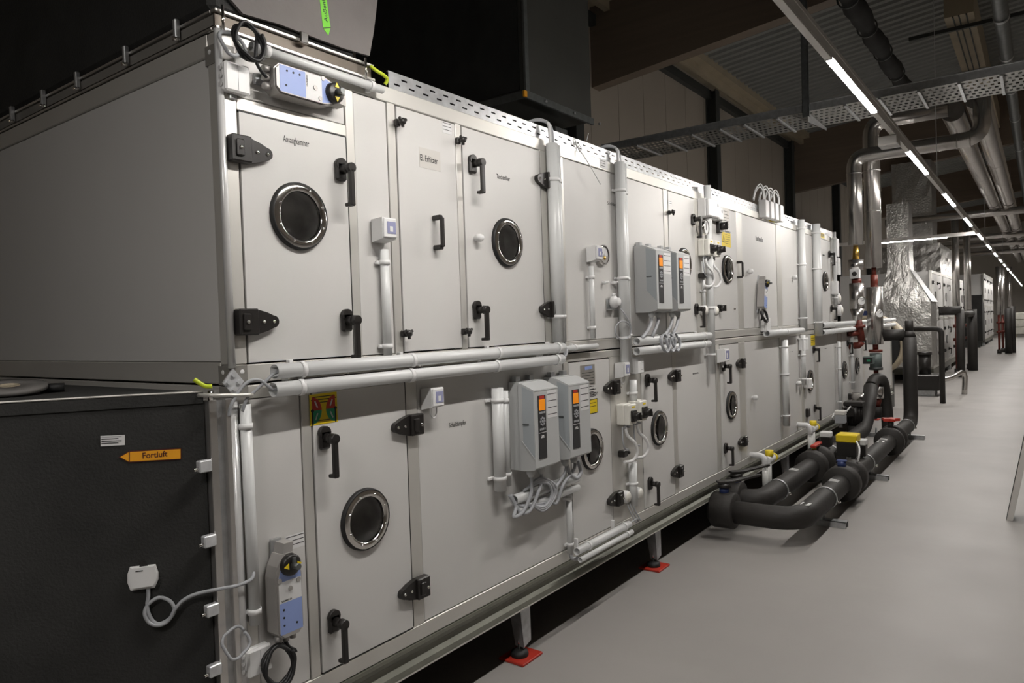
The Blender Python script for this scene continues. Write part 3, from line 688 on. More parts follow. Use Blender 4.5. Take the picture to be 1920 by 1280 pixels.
def jbox(label, X, Z, w, h, dpt=.038, wall=0.):
    t = thing('junction_box', label, 'junction box', (X, wall, Z))
    part(MB().cbox((X-w/2, wall-dpt*.6, Z-h/2), (X+w/2, wall, Z+h/2), .006), 'base', WHITE, t)
    c = part(MB().cbox((X-w/2-.001, wall-dpt, Z-h/2-.001), (X+w/2+.001, wall-dpt*.6, Z+h/2+.001), .006), 'cover', WHITE, t)
    for i in range(3): part(MB().cyl((X-w/2, wall-dpt*.35, Z-h*.28+h*.28*i), (X-w/2-.006, wall-dpt*.35, Z-h*.28+h*.28*i), .007, n=10), 'knockout', WHITE, t)
    part(MB().box((X-.0006, wall-dpt-.0006, Z-h*.44), (X+.0006, wall-dpt, Z+h*.44)), 'cover_seam', GREYC, c)
    part(MB().cbox((X-.012, wall-.01, Z-h/2-.016), (X+.012, wall, Z-h/2), .003), 'mounting_tab', GALV, t)
    return t
jbox('square white junction box on the top corner of the unit', .04, 2.452, .086, .09)
jbox('square white junction box at the foot of the lower corner panel', .034, .612, .085, .085)
def ring(label, c, R, r, mat, turns=2, tilt=0., name='cable_loop', squash=1., ties=0, tail=None):
    pts = []
    for k in range(turns*14+1):
        a_ = 2*PI*k/14+.6; j = .004*math.sin(k*1.7)
        pts.append(V((c[0]+(R+j)*math.cos(a_)*squash, c[1]-.008*k/14+tilt*math.sin(a_), c[2]+(R+j)*math.sin(a_))))
    if tail: pts = [V(q) for q in tail]+pts
    o = single(MB().tube(pts, r, 7, 3), name, mat, label, 'cable', c)
    return o
ring('coiled black cable looped above the top corner junction box', F(463, 80, -.06), .058, .0055, BLKC, 3, .01, squash=.85, tail=[(.135, -.05, 2.475), (.11, -.055, 2.49), (.09, -.06, 2.52)])
ring('grey cable ring behind the top corner junction box', F(434, 82, -.02), .040, .006, GREYC, 1, .01)
ring('coiled black cable hanging under the upright actuator', F(519, 1245, -.05), .058, .0065, BLKC, 3, .01, squash=.9, tail=[(.125, -.04, .645), (.135, -.045, .62), (.16, -.05, .60)])
ring('grey cable ring with black ties above the lower junction box', F(441, 1204, -.04), .042, .005, GREYC, 1, .012)

def psensor(label, X0, Ztop, w=.072, h=.080, dpt=.062, loop=True):
    t = thing('pressure_sensor', label, 'sensor', (X0+w/2, 0, Ztop-h))
    part(MB().prism([(X0, -.004, Ztop-.004), (X0, -dpt, Ztop), (X0, -dpt, Ztop-h), (X0, -.004, Ztop-h-.010)], (w, 0, 0)), 'housing', WHITE, t)
    part(MB().cbox((X0+.003, -dpt-.008, Ztop-h+.003), (X0+w-.003, -dpt, Ztop-.003), .004), 'cover', WHITE, t)
    f = part(MB().cbox((X0+.018, -dpt-.010, Ztop-h+.018), (X0+w-.010, -dpt-.008, Ztop-.016), .001), 'window', WIN, t)
    part(MB().box((X0+.030, -dpt-.0108, Ztop-h+.026), (X0+.046, -dpt-.010, Ztop-.034)), 'display', PAPER, f)
    if loop: part(MB().tube([(X0+.018, -dpt*.6, Ztop-h-.004), (X0+.018, -dpt*.6, Ztop-h-.028), (X0+.036, -dpt*.6, Ztop-h-.046), (X0+.054, -dpt*.6, Ztop-h-.028), (X0+.054, -dpt*.6, Ztop-h-.004)], .0035, 6, 4), 'hose', WHITE, t)
psensor('white pressure sensor with violet window beside the heater door', .606, 2.074, loop=False)
psensor('white pressure sensor with hose loop above the lower silencer lettering', .842, 1.408)
psensor('white pressure sensor at the top of the conduit on the upper silencer panel', 2.211, 2.080, loop=False)
psensor('white pressure sensor next to the exhaust fan door hinge', 2.502, 1.410, h=.085)
a = F(1345, 668); psensor('white pressure sensor on the post under the supply fan door', a.x-.02, a.z+.06, w=.10, h=.10)
g = thing('control_box', 'flat white control box next to the filter door handle', 'box', (2.76, 0, 1.33))
part(MB().cbox((2.700, -.05, 1.325), (2.79, 0, 1.43), .006), 'housing', WHITE, g); part(MB().cbox((2.704, -.056, 1.33), (2.786, -.05, 1.425), .004), 'cover', WHITE, g)
lines(g, 2.745, 2.775, (1.35, 1.39, 1.40), -.056)
# round chrome light port and pressure switch on the silencer panel
a = F(1137, 477, -.03)
t = thing('round_gauge', 'round chrome-rimmed gauge beside the pressure sensor on the silencer panel', 'gauge', (a.x, 0, a.z))
part(MB().lathe([(.058, 0), (.060, .010), (.058, .022), (.050, .024)], (a.x, YP, a.z), (0, -1, 0), 28), 'bezel', CHROME, t)
part(MB().lathe([(0, .018), (.050, .018)], (a.x, YP, a.z), (0, -1, 0), 28), 'dial_face', PAPER, t)
part(MB().prism([(a.x+.049*math.cos(q), -.016, a.z-.004+.045*math.sin(q)) for q in [PI+PI*i/10 for i in range(11)]], (0, -.001, 0)), 'dark_sector', ACTG, t)
for q in (2.3, 1.3): part(MB().tube([(a.x, -.017, a.z-.02), (a.x+.045*math.cos(q), -.017, a.z-.01+.045*math.sin(q))], .0012, 5, 0), 'needle', INK, t)
part(MB().lathe([(0, .008), (.010, .006), (.012, 0)], (a.x, -.016, a.z-.02), (0, -1, 0), 10), 'hub', BRASS, t)
for i, x in enumerate((1131, 1148)):
    a = F(x, 530); single(MB().cyl((a.x, YP, a.z), (a.x, -.02, a.z), .010, n=10).cyl((a.x, -.012, a.z), (a.x+.016, -.03, a.z+.004), .006, n=8), 'hose_nipple', WHITE, 'small white hose nipple above the round pressure switch', 'hose nipple', (a.x, 0, a.z), 'hose nipples on the silencer panel')
a = F(1151, 566, -.02)
t = thing('pressure_switch', 'round white pressure switch on a galvanised bracket beside the twin conduits', 'pressure switch', (a.x, 0, a.z))
part(MB().lathe([(.030, 0), (.036, .004), (.036, .026), (.031, .030), (.024, .032), (.024, .048), (.020, .052), (0, .052)], (a.x, -.006, a.z), (0, -1, 0), 24), 'housing', WHITE, t)
part(MB().box((a.x-.055, -.035, a.z-.046), (a.x+.03, 0, a.z-.043)).box((a.x-.055, -.004, a.z-.046), (a.x+.03, 0, a.z+.02)), 'bracket', GALV, t)
for dx in (-.01, .012): part(MB().cyl((a.x+dx, -.02, a.z+.034), (a.x+dx, -.02, a.z+.052), .006, n=8), 'hose_port', WHITE, t)
cable('grey sensor cable from the pressure switch curling round the twin conduits', [(1163, 578, -.05), (1172, 590, -.07), (1181, 606, -.08), (1183, 622, -.08), (1176, 634, -.08), (1163, 635, -.08), (1154, 624, -.08), (1156, 610, -.08), (1166, 602, -.08), (1178, 606, -.08), (1182, 616, -.08)], .004)

# ---- frequency converters
def drive(label, X0, w, zt, zb, dpt, group=None):
    t = thing('frequency_converter', label, 'drive', (X0+w/2, 0, zb), group)
    X1 = X0+w
    part(MB().prism([(X0+.006, 0, zt+.035), (X0+.006, -dpt*.42, zt+.035), (X0+.006, -dpt*.42, zb-.012), (X0+.006, 0, zb-.012)], (w-.012, 0, 0)), 'back_housing', DRVG, t)
    pr_ = [(-dpt*.40, zt+.032), (-dpt*.55, zt+.028), (-dpt, zt), (-dpt, zb+.006), (-dpt*.93, zb-.004), (-dpt*.55, zb-.012), (-dpt*.40, zb-.012)]
    fc = part(MB().prism([(X0, y, z) for y, z in pr_], (w, 0, 0)), 'front_cover', DRVG, t)
    part(MB().prism([(X0-.0012, y, z) for y, z in ((-dpt*.55, zt+.018), (-dpt+.004, zt-.006), (-dpt+.004, zb+.05), (-dpt*.55, zb+.12))], (.0012, 0, 0)), 'side_face', DRVB, fc)
    part(MB().prism([(X0-.003, -dpt*.5, zb+.132), (X0-.003, -dpt+.002, zb+.052), (X0-.003, -dpt+.002, zb+.045), (X0-.003, -dpt*.5, zb+.125)], (.003, 0, 0)), 'side_rib', DRVG, fc)
    part(MB().cbox((X0-.004, -dpt*.78, zb+.205), (X0, -dpt*.55, zb+.213), .001), 'side_notch', GALVD, fc)
    part(MB().prism([(X0+.002, -dpt-.0015, zt-.004), (X0+.002, -dpt+.02, zt+.006), (X1-.002, -dpt+.02, zt+.006), (X1-.002, -dpt-.0015, zt-.004)], (0, 0, -.002)), 'top_edge', DRVG, fc)
    yf = -dpt
    a_, b_ = X0+.028, X0+.092
    st = part(MB().box((a_, yf-.003, zb+.045), (b_, yf, zt-.028)), 'control_strip', DRVD, t)
    part(MB().box((a_+.012, yf-.0036, zt-.044), (b_-.012, yf-.003, zt-.030)), 'red_logo', RED, st)
    part(MB().cbox((a_+.007, yf-.0046, zt-.098), (b_-.007, yf-.003, zt-.046), .001), 'display', ORANGE, st)
    cx = (a_+b_)/2; zc = zt-.150
    for i in range(4): part(MB().cbox((a_+.008+i*.0125, yf-.005, zt-.114), (a_+.018+i*.0125, yf-.003, zt-.104), .001), 'key', GREYC, st)
    for i in range(8):
        q = 2*PI*i/8; part(MB().cyl((cx+.017*math.cos(q), yf-.003, zc+.017*math.sin(q)), (cx+.017*math.cos(q), yf-.0055, zc+.017*math.sin(q)), .0052, n=8), 'key', GREYC, st)
    part(MB().cyl((cx, yf-.003, zc), (cx, yf-.006, zc), .007, n=10), 'key', GREYC, st)
    for i in range(4): part(MB().cbox((a_+.008+i*.0125, yf-.005, zt-.192), (a_+.017+i*.0125, yf-.003, zt-.182), .001), 'key', GREYC, st)
    part(MB().box((a_, yf-.0036, zt-.204), (b_, yf-.003, zt-.202)), 'strip_seam', PAPER, st)
    ll = part(MB().box((X0+.108, yf-.001, zt-.142), (X1-.012, yf, zt-.012)), 'label_sheet', PAPER, t)
    for i in range(4): part(MB().box((X0+.112, yf-.0016, zt-.030-.032*i), (X1-.016, yf-.001, zt-.027-.032*i)), 'printed_line', INK, ll)
    part(MB().box((cx-.016, yf-.0036, zt-.228), (cx+.016, yf-.003, zt-.224)).box((cx-.01, yf-.0036, zt-.222), (cx+.01, yf-.003, zt-.216)), 'strip_print', PAPER, st)
    for i, x in enumerate((X0+.04, X0+w*.62)): part(MB().lathe([(.018, 0), (.020, .006), (.020, .020), (.014, .03), (.012, .036)], (x, -dpt*.6, zb-.010), (0, 0, -1), 12), 'cable_gland', DRVG, t)
    for x in (X0+.045, X1-.045): part(MB().box((x-.018, -.03, zt+.03), (x+.018, -.004, zt+.06)), 'mounting_lug', GALV, t)
drive('grey drive next to the standing conduits on the lower silencer panel', 1.440, .205, 1.345, .975, .150)
drive('grey drive partly covering the exhaust fan door and its sight port', 1.745, .205, 1.345, .975, .150)
drive('grey drive on the upper silencer panel next to the twin conduits', 2.80, .222, 2.085, 1.715, .152)
drive('grey drive on the upper deck half covering a sight port', 3.115, .215, 2.085, 1.715, .150)
for (X, zb, s) in ((1.48, .955, 'lower conduit side'), (1.565, .955, 'lower conduit side'), (1.785, .955, 'lower fan door'), (1.87, .955, 'lower fan door')):
    q = (X-1.48)*.25
    cable('grey power cable sagging from a gland of the %s drive' % s, [(X, -.09, .965), (X+.005, -.09, .90), (X-.01-q, -.09, .84), (X-.06-q, -.08, .775-q*.2), (X-.12-q, -.07, .765), (1.40+q*.3, -.055, .80), (1.372+q*.1, -.04, .86)], .0085)['group'] = 'cables of the %s drive' % s
for i in range(3):
    cable('grey cable looped on the open conduits under the lower drives', [(1.47+.01*i, -.05, .86), (1.55, -.09, .89+.01*i), (1.63+.02*i, -.095, .86), (1.65+.02*i, -.09, .80), (1.58, -.09, .765-.01*i), (1.50, -.08, .79)], .007)['group'] = 'looped cables under the lower drives'
cable('pair of grey cables drooping from the lower drive at the fan door', [(1.80, -.08, .955), (1.83, -.09, .88), (1.89, -.09, .845), (1.935, -.09, .87), (1.925, -.08, .93)], .011)
for (X, s, k) in ((2.84, 'upper conduit side', 0), (2.94, 'upper conduit side', 1), (3.155, 'upper sight port', 0), (3.25, 'upper sight port', 1)):
    cable('grey power cable curving from a gland of the %s drive' % s, [(X, -.09, 1.70), (X+.002, -.09, 1.66), (X-.03, -.09, 1.61), (X-.09+.02*k, -.085, 1.565), (X-.13+.06*k, -.08, 1.545)], .011)['group'] = 'cables of the %s drive' % s
for i, X in enumerate((2.985, 3.07, 3.15)):
    ring('grey cable coil hanging over the conduits under the upper drives', (X, -.105, 1.505), .055, .006, GREYC, 2, .008)['group'] = 'cable coils under the upper drives'
# ---- isolator switches
def isolator(label, X0, zt, w=.105, h=.125, dpt=.085):
    t = thing('isolator_switch', label, 'switch', (X0+w/2, 0, zt-h))
    part(MB().cbox((X0, -dpt*.6, zt-h), (X0+w, 0, zt), .006), 'base', CREAM, t); part(MB().cbox((X0+.001, -dpt, zt-h+.001), (X0+w-.001, -dpt*.6, zt-.001), .006), 'cover', CREAM, t)
    k = part(MB().cbox((X0+w*.22, -dpt-.010, zt-h*.86), (X0+w*.86, -dpt, zt-h*.30), .003), 'knob_plate', BLACK, t)
    part(MB().lathe([(0, .035), (.022, .034), (.025, .02), (.026, 0)], (X0+w*.54, -dpt-.008, zt-h*.58), (0, -1, 0), 16), 'rotary_knob', BLACK, k)
    part(MB().cbox((X0+w*.50, -dpt-.056, zt-h*.58-.022), (X0+w*.60, -dpt-.040, zt-h*.58+.022), .002), 'knob_bar', BLACK, k)
    part(MB().box((X0+w*.52, -dpt-.0565, zt-h*.58+.008), (X0+w*.58, -dpt-.056, zt-h*.58+.02)), 'knob_mark', PAPER, k)
    part(MB().box((X0+w*.4, -dpt-.0008, zt-h*.2), (X0+w*.75, -dpt, zt-h*.12)), 'yellow_label', YEL, t)
    for x in (X0+w*.3, X0+w*.7): part(MB().cyl((x, -dpt*.5, zt-h+.002), (x, -dpt*.5, zt-h-.022), .011, n=10), 'cable_gland', GREYC, t)
isolator('cream isolator switch on the lower post next to the exhaust fan door', 2.508, 1.16)
isolator('cream isolator switch on the lower post next to the filter door handle', 2.655, 1.165)
isolator('cream isolator switch on the upper post next to the lever handle', 3.852, 2.243)
isolator('cream isolator switch on the upper post next to the yellow warning sticker', 3.992, 2.243)
for X, zt, s in ((2.54, 1.02, 'exhaust fan door'), (2.69, 1.02, 'filter door'), (3.885, 2.10, 'lever handle'), (4.025, 2.10, 'warning sticker')):
    cable('thick white cable bowing out below the %s isolator switch' % s, [(X, -.045, zt), (X+.004, -.055, zt-.05), (X+.055, -.075, zt-.10), (X+.085, -.075, zt-.16), (X+.05, -.06, zt-.205), (X-.02, -.04, zt-.205)], .0095, WHITE)
    cable('thin grey cable ring below the %s isolator switch' % s, [(X-.03, -.04, zt+.005), (X-.05, -.05, zt-.06), (X-.03, -.05, zt-.12), (X+.02, -.05, zt-.135)], .005)
for a in (F(1163, 849), F(1312, 517)): single(MB().cbox((a.x-.035, -.045, a.z-.02), (a.x+.02, 0, a.z+.02), .006).cyl((a.x+.02, -.03, a.z), (a.x+.045, -.035, a.z), .012, n=10), 'cable_entry', BLACK, 'black cable entry gland below a pair of isolator switches', 'gland', (a.x, 0, a.z), 'cable entries under isolators')
for x, y, s in ((1173, 931, 'between the lower hinge and the conduit stub'), (1196, 924, 'between the conduit stub and the filter door'), (1320, 582, 'below the upper isolators'), (1340, 583, 'between post conduit and fan door knob')):
    a = F(x, y, -.02); g = thing('round_junction_box', 'round cream junction box %s' % s, 'junction box', (a.x, 0, a.z))
    part(MB().lathe([(.036, 0), (.037, .034), (.034, .038), (0, .038)], (a.x, 0, a.z), (0, -1, 0), 20), 'base', WHITE, g); part(MB().lathe([(.030, .038), (.029, .044), (0, .045)], (a.x, 0, a.z), (0, -1, 0), 20), 'lid', CREAM, g)
for i, dx in enumerate((-.01, .02, .05)):
    a = F(1178, 945, -.03); cable('thin grey cable from the round boxes into the slanting conduits', [(a.x+dx, -.03, a.z), (a.x+dx+.01, -.05, a.z-.06), (a.x+dx+.03, -.07, a.z-.11), (a.x+.0, -.085, .47), (2.44, -.085, .462)], .004)['group'] = 'thin cables at the slanting conduits'
# boxes above the upper isolators
for x0, y0, x1, y1, d, lab in ((1308, 407, 1328, 379, .09, 'white control box above the round dial on the upper post'), (1333, 413, 1343, 390, .06, 'narrow white sensor beside the control box on the upper post')):
    a, b = F(x0, y0), F(x1, y1); g = thing('control_box', lab, 'box', (a.x, 0, a.z)); part(MB().cbox((a.x, -d*.7, a.z), (b.x, 0, b.z), .006), 'housing', WHITE, g); part(MB().cbox((a.x+.003, -d, a.z+.003), (b.x-.003, -d*.7, b.z-.003), .006), 'cover', WHITE, g)
    part(MB().box((b.x-.05, -d-.001, b.z-.05), (b.x-.025, -d, b.z-.03)), 'indicator', GREYC, g)
a = F(1325, 426, -.06); g = thing('round_dial', 'round clear-lidded dial under the control box on the upper post', 'gauge', (a.x, 0, a.z))
part(MB().lathe([(.055, 0), (.058, .05), (.052, .056)], (a.x, -.005, a.z), (0, -1, 0), 22), 'bezel', CHROME, g); part(MB().lathe([(0, .05), (.052, .05)], (a.x, -.005, a.z), (0, -1, 0), 22), 'face', PAPER, g); part(MB().box((a.x-.003, -.058, a.z-.02), (a.x+.003, -.056, a.z+.04)), 'needle', INK, g)
a = F(1345, 425); single(MB().cbox((a.x-.035, -.03, a.z-.05), (a.x+.035, 0, a.z+.05), .005).cyl((a.x, -.03, a.z), (a.x, -.07, a.z), .03, n=14).cbox((a.x-.007, -.085, a.z-.03), (a.x+.007, -.066, a.z+.03), .002), 'rotary_switch', BLACK, 'black rotary switch beside the round dial', 'switch', (a.x, 0, a.z))
# small actuator on the recovery panel
a = F(1424, 553, -.02); m = Matrix.Translation((a.x, YP, a.z-.13)) @ Matrix.Rotation(math.radians(-80), 4, 'Y')
actuator('small damper actuator on the recovery panel past the supply fan door', m)
ring('black cable coil below the small actuator on the recovery panel', F(1431, 590, -.04), .062, .008, BLKC, 2, .02, tail=[(a.x, -.04, a.z-.15), (a.x-.02, -.04, a.z-.22)])
a = F(1429, 609); jbox('white junction box at the joint under the small actuator', a.x, a.z, .12, .12, .06)
a = F(1501, 645); jbox('white junction box beside the conduit on the lower deck', a.x, a.z, .18, .13, .06)
for x, y, w_, h_, lab in ((1560, 465, .12, .22, 'tall white box at the top of the far upper post'), (1563, 500, .12, .2, 'white box under the tall one on the far upper post'), (1560, 540, .12, .16, 'white box low on the far upper post'), (1508, 718, .1, .1, 'small white box beside the far lower sight port')):
    a = F(x, y); jbox(lab, a.x, a.z, w_, h_, .07)
for x, y in ((1563, 560), (1567, 582)):
    a = F(x, y); g = thing('round_junction_box', 'round white box at the far end of the upper deck', 'junction box', (a.x, 0, a.z), 'round boxes at the far end'); part(MB().lathe([(.07, 0), (.07, .06), (.06, .07), (0, .07)], (a.x, 0, a.z), (0, -1, 0), 18), 'base', WHITE, g); part(MB().lathe([(.045, .07), (.04, .08), (0, .08)], (a.x, 0, a.z), (0, -1, 0), 18), 'lid', CREAM, g)
# ---- stickers
a, b = F(581, 798), F(630, 734)
def sticker_sign():
    x0, x1, z0, z1 = a.x, b.x, a.z-.0, b.z
    t = thing('handle_sign', 'yellow sign with red and green quarter circles above the lever handle', 'sign', (x0, -.002, z0))
    part(MB().box((x0, -.0035, z0), (x1, -.002, z1)), 'plate', YEL, t)
    w_ = x1-x0; cz = z0+(z1-z0)*.47; R = w_*.34
    for s in (-1, 1):
        cx = (x0+x1)/2+s*w_*.42
        for up, m_ in ((1, RED), (-1, GRN)):
            pts = [(cx, -.0035, cz)]+[(cx-s*R*math.cos(q), -.0035, cz+up*R*1.15*math.sin(q)) for q in [PI/2*i/8 for i in range(9)]]
            o = part(MB().prism(pts, (0, -.0006, 0)), 'quarter_circle', m_, t)
            q0 = V((cx-s*R*.55, -.0042, cz+up*R*.25)); q1 = V((cx-s*R*.3, -.0042, cz+up*R*.8))
            part(MB().tube([q0, q1], .003, 4, 0), 'arrow', PAPER, o)
        part(MB().box((cx-s*.0-.003, -.005, cz-R*1.2), (cx+.003, -.0035, cz+.004)).cyl((cx, -.0035, cz), (cx, -.006, cz), .006, n=10), 'handle_symbol', INK, t)
    for z, q in ((z1-.012, .8), (z1-.022, .9), (z1-.032, .3), (z0+.012, .5)): part(MB().box(((x0+x1)/2-w_*q/2, -.004, z), ((x0+x1)/2+w_*q/2, -.0035, z+.003)), 'text_line', INK, t)
sticker_sign()
for x0, y0, x1, y1, lab in ((1520, 648, 1527, 628, 'narrow yellow sign with printed lines on the far lower door'), (1441, 414, 1451, 407, 'small yellow sticker on the top rail under the tray boxes'), (1538, 445, 1545, 438, 'small yellow sticker at the far end of the top rail')):
    a, b = F(x0, y0), F(x1, y1); t = thing('yellow_sticker', lab, 'sticker', (a.x, 0, a.z)); part(MB().box((a.x, -.004, a.z), (b.x, -.0025, b.z)), 'plate', YEL, t); lines(t, a.x+.01, b.x-.01, [a.z+(b.z-a.z)*q for q in (.3, .5, .7)], -.004, .006)
a, b = F(1125, 314), F(1139, 302); t = thing('rail_label', 'small white label on the top rail between the twin conduits', 'label', (a.x, 0, a.z)); part(MB().box((a.x, -.0015, a.z), (b.x, -.0003, b.z)), 'plate', PAPER, t); lines(t, a.x+.01, b.x-.03, [a.z+.012, a.z+.028, a.z+.04], -.0015, .003)

# ================================================================== DUCTS AT THE NEAR END
# intake damper flange on top of the unit
zf = Z2
t = thing('intake_damper_frame', 'bright aluminium damper frame lying on the near top end of the unit', 'damper frame', (0, 0, zf))
for za, zb, y in ((zf+.003, zf+.013, -.004), (zf+.057, zf+.067, .0)):
    part(MB().cbox((-.006, y, za), (.655, y+.03, zb), .002), 'front_rail', ALU, t); part(MB().cbox((-.006, y+.03, za), (.024, 1.95, zb), .002), 'side_rail', ALU, t)
    part(MB().cbox((.625, y+.03, za), (.655, 1.95, zb), .002), 'side_rail', ALU, t)
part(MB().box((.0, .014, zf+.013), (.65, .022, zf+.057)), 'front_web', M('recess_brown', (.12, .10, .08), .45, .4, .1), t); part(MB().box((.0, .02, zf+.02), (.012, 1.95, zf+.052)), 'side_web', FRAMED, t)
for x, y in ((333, 70), (238, 117), (147, 163), (83, 196), (25, 228)):
    q = FX(x, y, -.01); part(MB().cbox((-.022, q.y-.009, zf+.018), (-.004, q.y+.009, zf+.085), .003), 'frame_clamp', GALV, t); part(MB().cyl((-.013, q.y-.014, zf+.018), (-.034, q.y-.014, zf+.014), .007, n=6), 'clamp_screw', CHROME, t)
q = F(570, 72, -.01); part(MB().cbox((q.x-.02, -.018, zf+.045), (q.x+.016, .02, zf+.086), .004), 'frame_clamp', CHROME, t)
for X in (.012, .60): part(MB().cyl((X, -.012, zf-.004), (X, -.012, zf+.075), .005, n=8), 'corner_bolt', CHROME, t)
cable('yellow and green earth wire bridging damper frame and unit', [F(692, 122, .01), F(705, 132, -.01), F(718, 140, -.015), F(726, 148, -.01), F(722, 158, .0)], .007, YGRN, 'earth_wire')
t = thing('intake_duct', 'black insulated intake duct rising from the near top end of the unit', 'duct', (.3, .05, zf+.07))
part(MB().cbox((.0, .035, zf+.072), (.60, 1.93, 4.6), .02), 'insulated_duct', FOAM, t)
pts = [F(430, -40, .03), F(428, 0, .03), F(452, 28, .03), F(520, 47, .03), F(575, 68, .03), F(640, 92, .03), F(689, 106, .03), F(697, 60, .03), F(704, 0, .03), F(712, -60, .03)]
z9 = 4.6; pts = [V((pts[0].x, .03, z9))]+pts[1:-1]+[V((pts[-1].x, .03, z9))]
part(MB().prism(pts, (0, -.012, 0)), 'cover_sheet', FOAMG, t, 'grey foam sheet with a wavy lower edge')
pl = V((0, .018, 0)); pn = V((0, -1, 0))
c4 = [FP(x, y, pl, pn) for x, y in ((596, -30), (608, -30), (619.5, 52), (615.5, 66.5), (605.5, 53))]
part(MB().prism(c4, (0, -.0012, 0)), 'arrow_sticker', LIME, t, 'lime green arrow sticker pointing down')
ax = (FP(606, 42, pl, pn)-FP(594, -40, pl, pn)); a0 = FP(614.5, 42, pl, pn); up = (FP(612, -10, pl, pn)-FP(619, 45, pl, pn)).normalized(); rt_ = V((-up.z, 0, up.x))
text('Außenluft', INK, t, FP(614.5, 42.5, pl, pn)+V((0, -.0012, 0)), up, rt_, .108, .016)
part(MB().prism([FP(x, y, pl, pn)+V((0, -.0012, 0)) for x, y in ((605.3, 52.2), (619.7, 51.2), (619.8, 52.6), (605.5, 53.6))], (0, -.0006, 0)), 'sticker_line', INK, t)

# dark duct over the unit further along
q0, q1 = F(985, 178, 1.25), F(1109, 218, 1.25)
t = thing('supply_duct', 'large dark rectangular duct hanging over the unit with corner flange', 'duct', (q0.x, 1.25, q0.z))
part(MB().cbox((q0.x, 1.25, q0.z), (q1.x, 3.2, 7.05), .004), 'duct_wall', M('dark_duct_sheet', (.075, .075, .068), .5, .3, .1, 3), t)
part(MB().box((q0.x-.012, 1.30, q0.z+.05), (q0.x-.001, 3.2, 7.05)), 'lining_face', FOAM, t)
part(MB().cbox((q0.x-.02, 1.225, q0.z-.03), (q1.x, 1.249, q0.z+.03), .003), 'bottom_flange', GALVD, t); part(MB().cbox((q0.x-.02, 1.225, q0.z+.03), (q0.x+.03, 1.249, 7.05), .003), 'corner_flange', GALVD, t)
part(MB().cbox((q0.x-.03, 1.225, q0.z-.03), (q0.x-.012, 3.2, q0.z+.03), .003), 'bottom_flange', GALVD, t)
part(MB().cbox((q0.x-.06, 1.215, q0.z-.03), (q0.x-.02, 1.235, q0.z+.02), .003), 'orange_tag', ORS, t)
for k in range(3): part(MB().cyl((q0.x+.25+.45*k, 1.226, q0.z), (q0.x+.25+.45*k, 1.21, q0.z), .012, n=8), 'flange_bolt', GALV, t)
part(MB().cbox((q1.x-.22, 1.5, Z2), (q1.x-.02, 3.0, q0.z-.03), .004), 'riser', GALVD, t)

# exhaust duct leaving the lower deck at an angle
A = V((-.085, .025, 0)); dd = V((-.84, .5426, 0)).normalized(); pn = V((dd.y, -dd.x, 0)); pn = pn if pn.y < 0 else -pn
ztop = FP(235, 742.5, A, pn).z
t = thing('exhaust_duct', 'black foam-covered exhaust duct leaving the lower deck at an angle', 'duct', (A.x, A.y, .28))
B = A+dd*2.4
foot = [A, B, V((B.x, 3.4, 0)), V((-.085, 1.95, 0))]
part(MB().prism([(p.x, p.y, .30) for p in foot], (0, 0, ztop-.30)), 'insulated_duct', FOAM, t)
part(MB().prism([(p.x, p.y, ztop-.035) for p in (A+pn*.006, B+pn*.006, B, A)], (0, 0, .033)), 'edge_strip', FOAM, t)
part(MB().tube([A+V((0, 0, ztop))+pn*.004, A+dd*.5+V((0, 0, ztop+.003))+pn*.004, B+V((0, 0, ztop))+pn*.004], .0035, 6, 3), 'edge_bead', FRAME, t)
def op(x, y): return FP(x, y, A+pn*.002, pn)
sg = thing('arrow_sign', 'orange arrow sticker reading Fortluft on the black exhaust duct', 'sign', op(290, 860))
def poly(par, name, mat, pxs, off, th=.001): return part(MB().prism([FP(x, y, A+pn*off, pn) for x, y in pxs], pn*th), name, mat, par)
poly(sg, 'border', INKR, ((222, 857), (242, 845), (340, 839.5), (340, 861), (242, 867)), .002)
poly(sg, 'arrow_body', ORS, ((243.5, 847), (338.5, 841.5), (338.5, 859.5), (243.5, 865)), .0032, .0006); poly(sg, 'arrow_head', ORS, ((225.5, 856.6), (241.5, 847.2), (241.5, 865)), .0032, .0006)
a0, a1 = FP(267.5, 859.5, A+pn*.004, pn), FP(314, 848, A+pn*.004, pn)
text('Fortluft', INKR, sg, a0, -dd, EZ, (V((a1.x, a1.y, 0))-V((a0.x, a0.y, 0))).length, .018)
lb = thing('type_label', 'white type label with fine print on the black exhaust duct', 'label', op(210, 836)); poly(lb, 'plate', PAPER, ((188.5, 817), (234, 815), (234, 834), (189, 836.5)), .002)
for i in range(4): poly(lb, 'print_line', INK if i else GREYC, ((190, 818.5+i*4), (228-6*(i % 2), 817+i*4), (228-6*(i % 2), 818.4+i*4), (190, 819.9+i*4)), .0032, .0005)
sn = thing('duct_sensor', 'white rounded duct sensor on the black exhaust duct', 'sensor', op(270, 1100))
poly(sn, 'back_plate', WHITE, ((240, 1074), (244, 1062), (292, 1057), (297, 1072), (297, 1085), (291, 1099), (246, 1105), (240, 1090)), .002, .012)
poly(sn, 'cover', WHITE, ((243, 1074), (247, 1064), (289, 1059.5), (294, 1072), (294, 1084), (288, 1096), (248, 1101.5), (243, 1089)), .014, .010)
poly(sn, 'logo_print', INK, ((254, 1070.3), (268, 1068.6), (268, 1070.3), (254, 1072)), .0245, .0005); poly(sn, 'lug', BLACK, ((262, 1060), (266, 1050), (271, 1049), (278, 1058)), .002, .012)
def oc(x, y, o=.012): return FP(x, y, A+pn*o, pn)
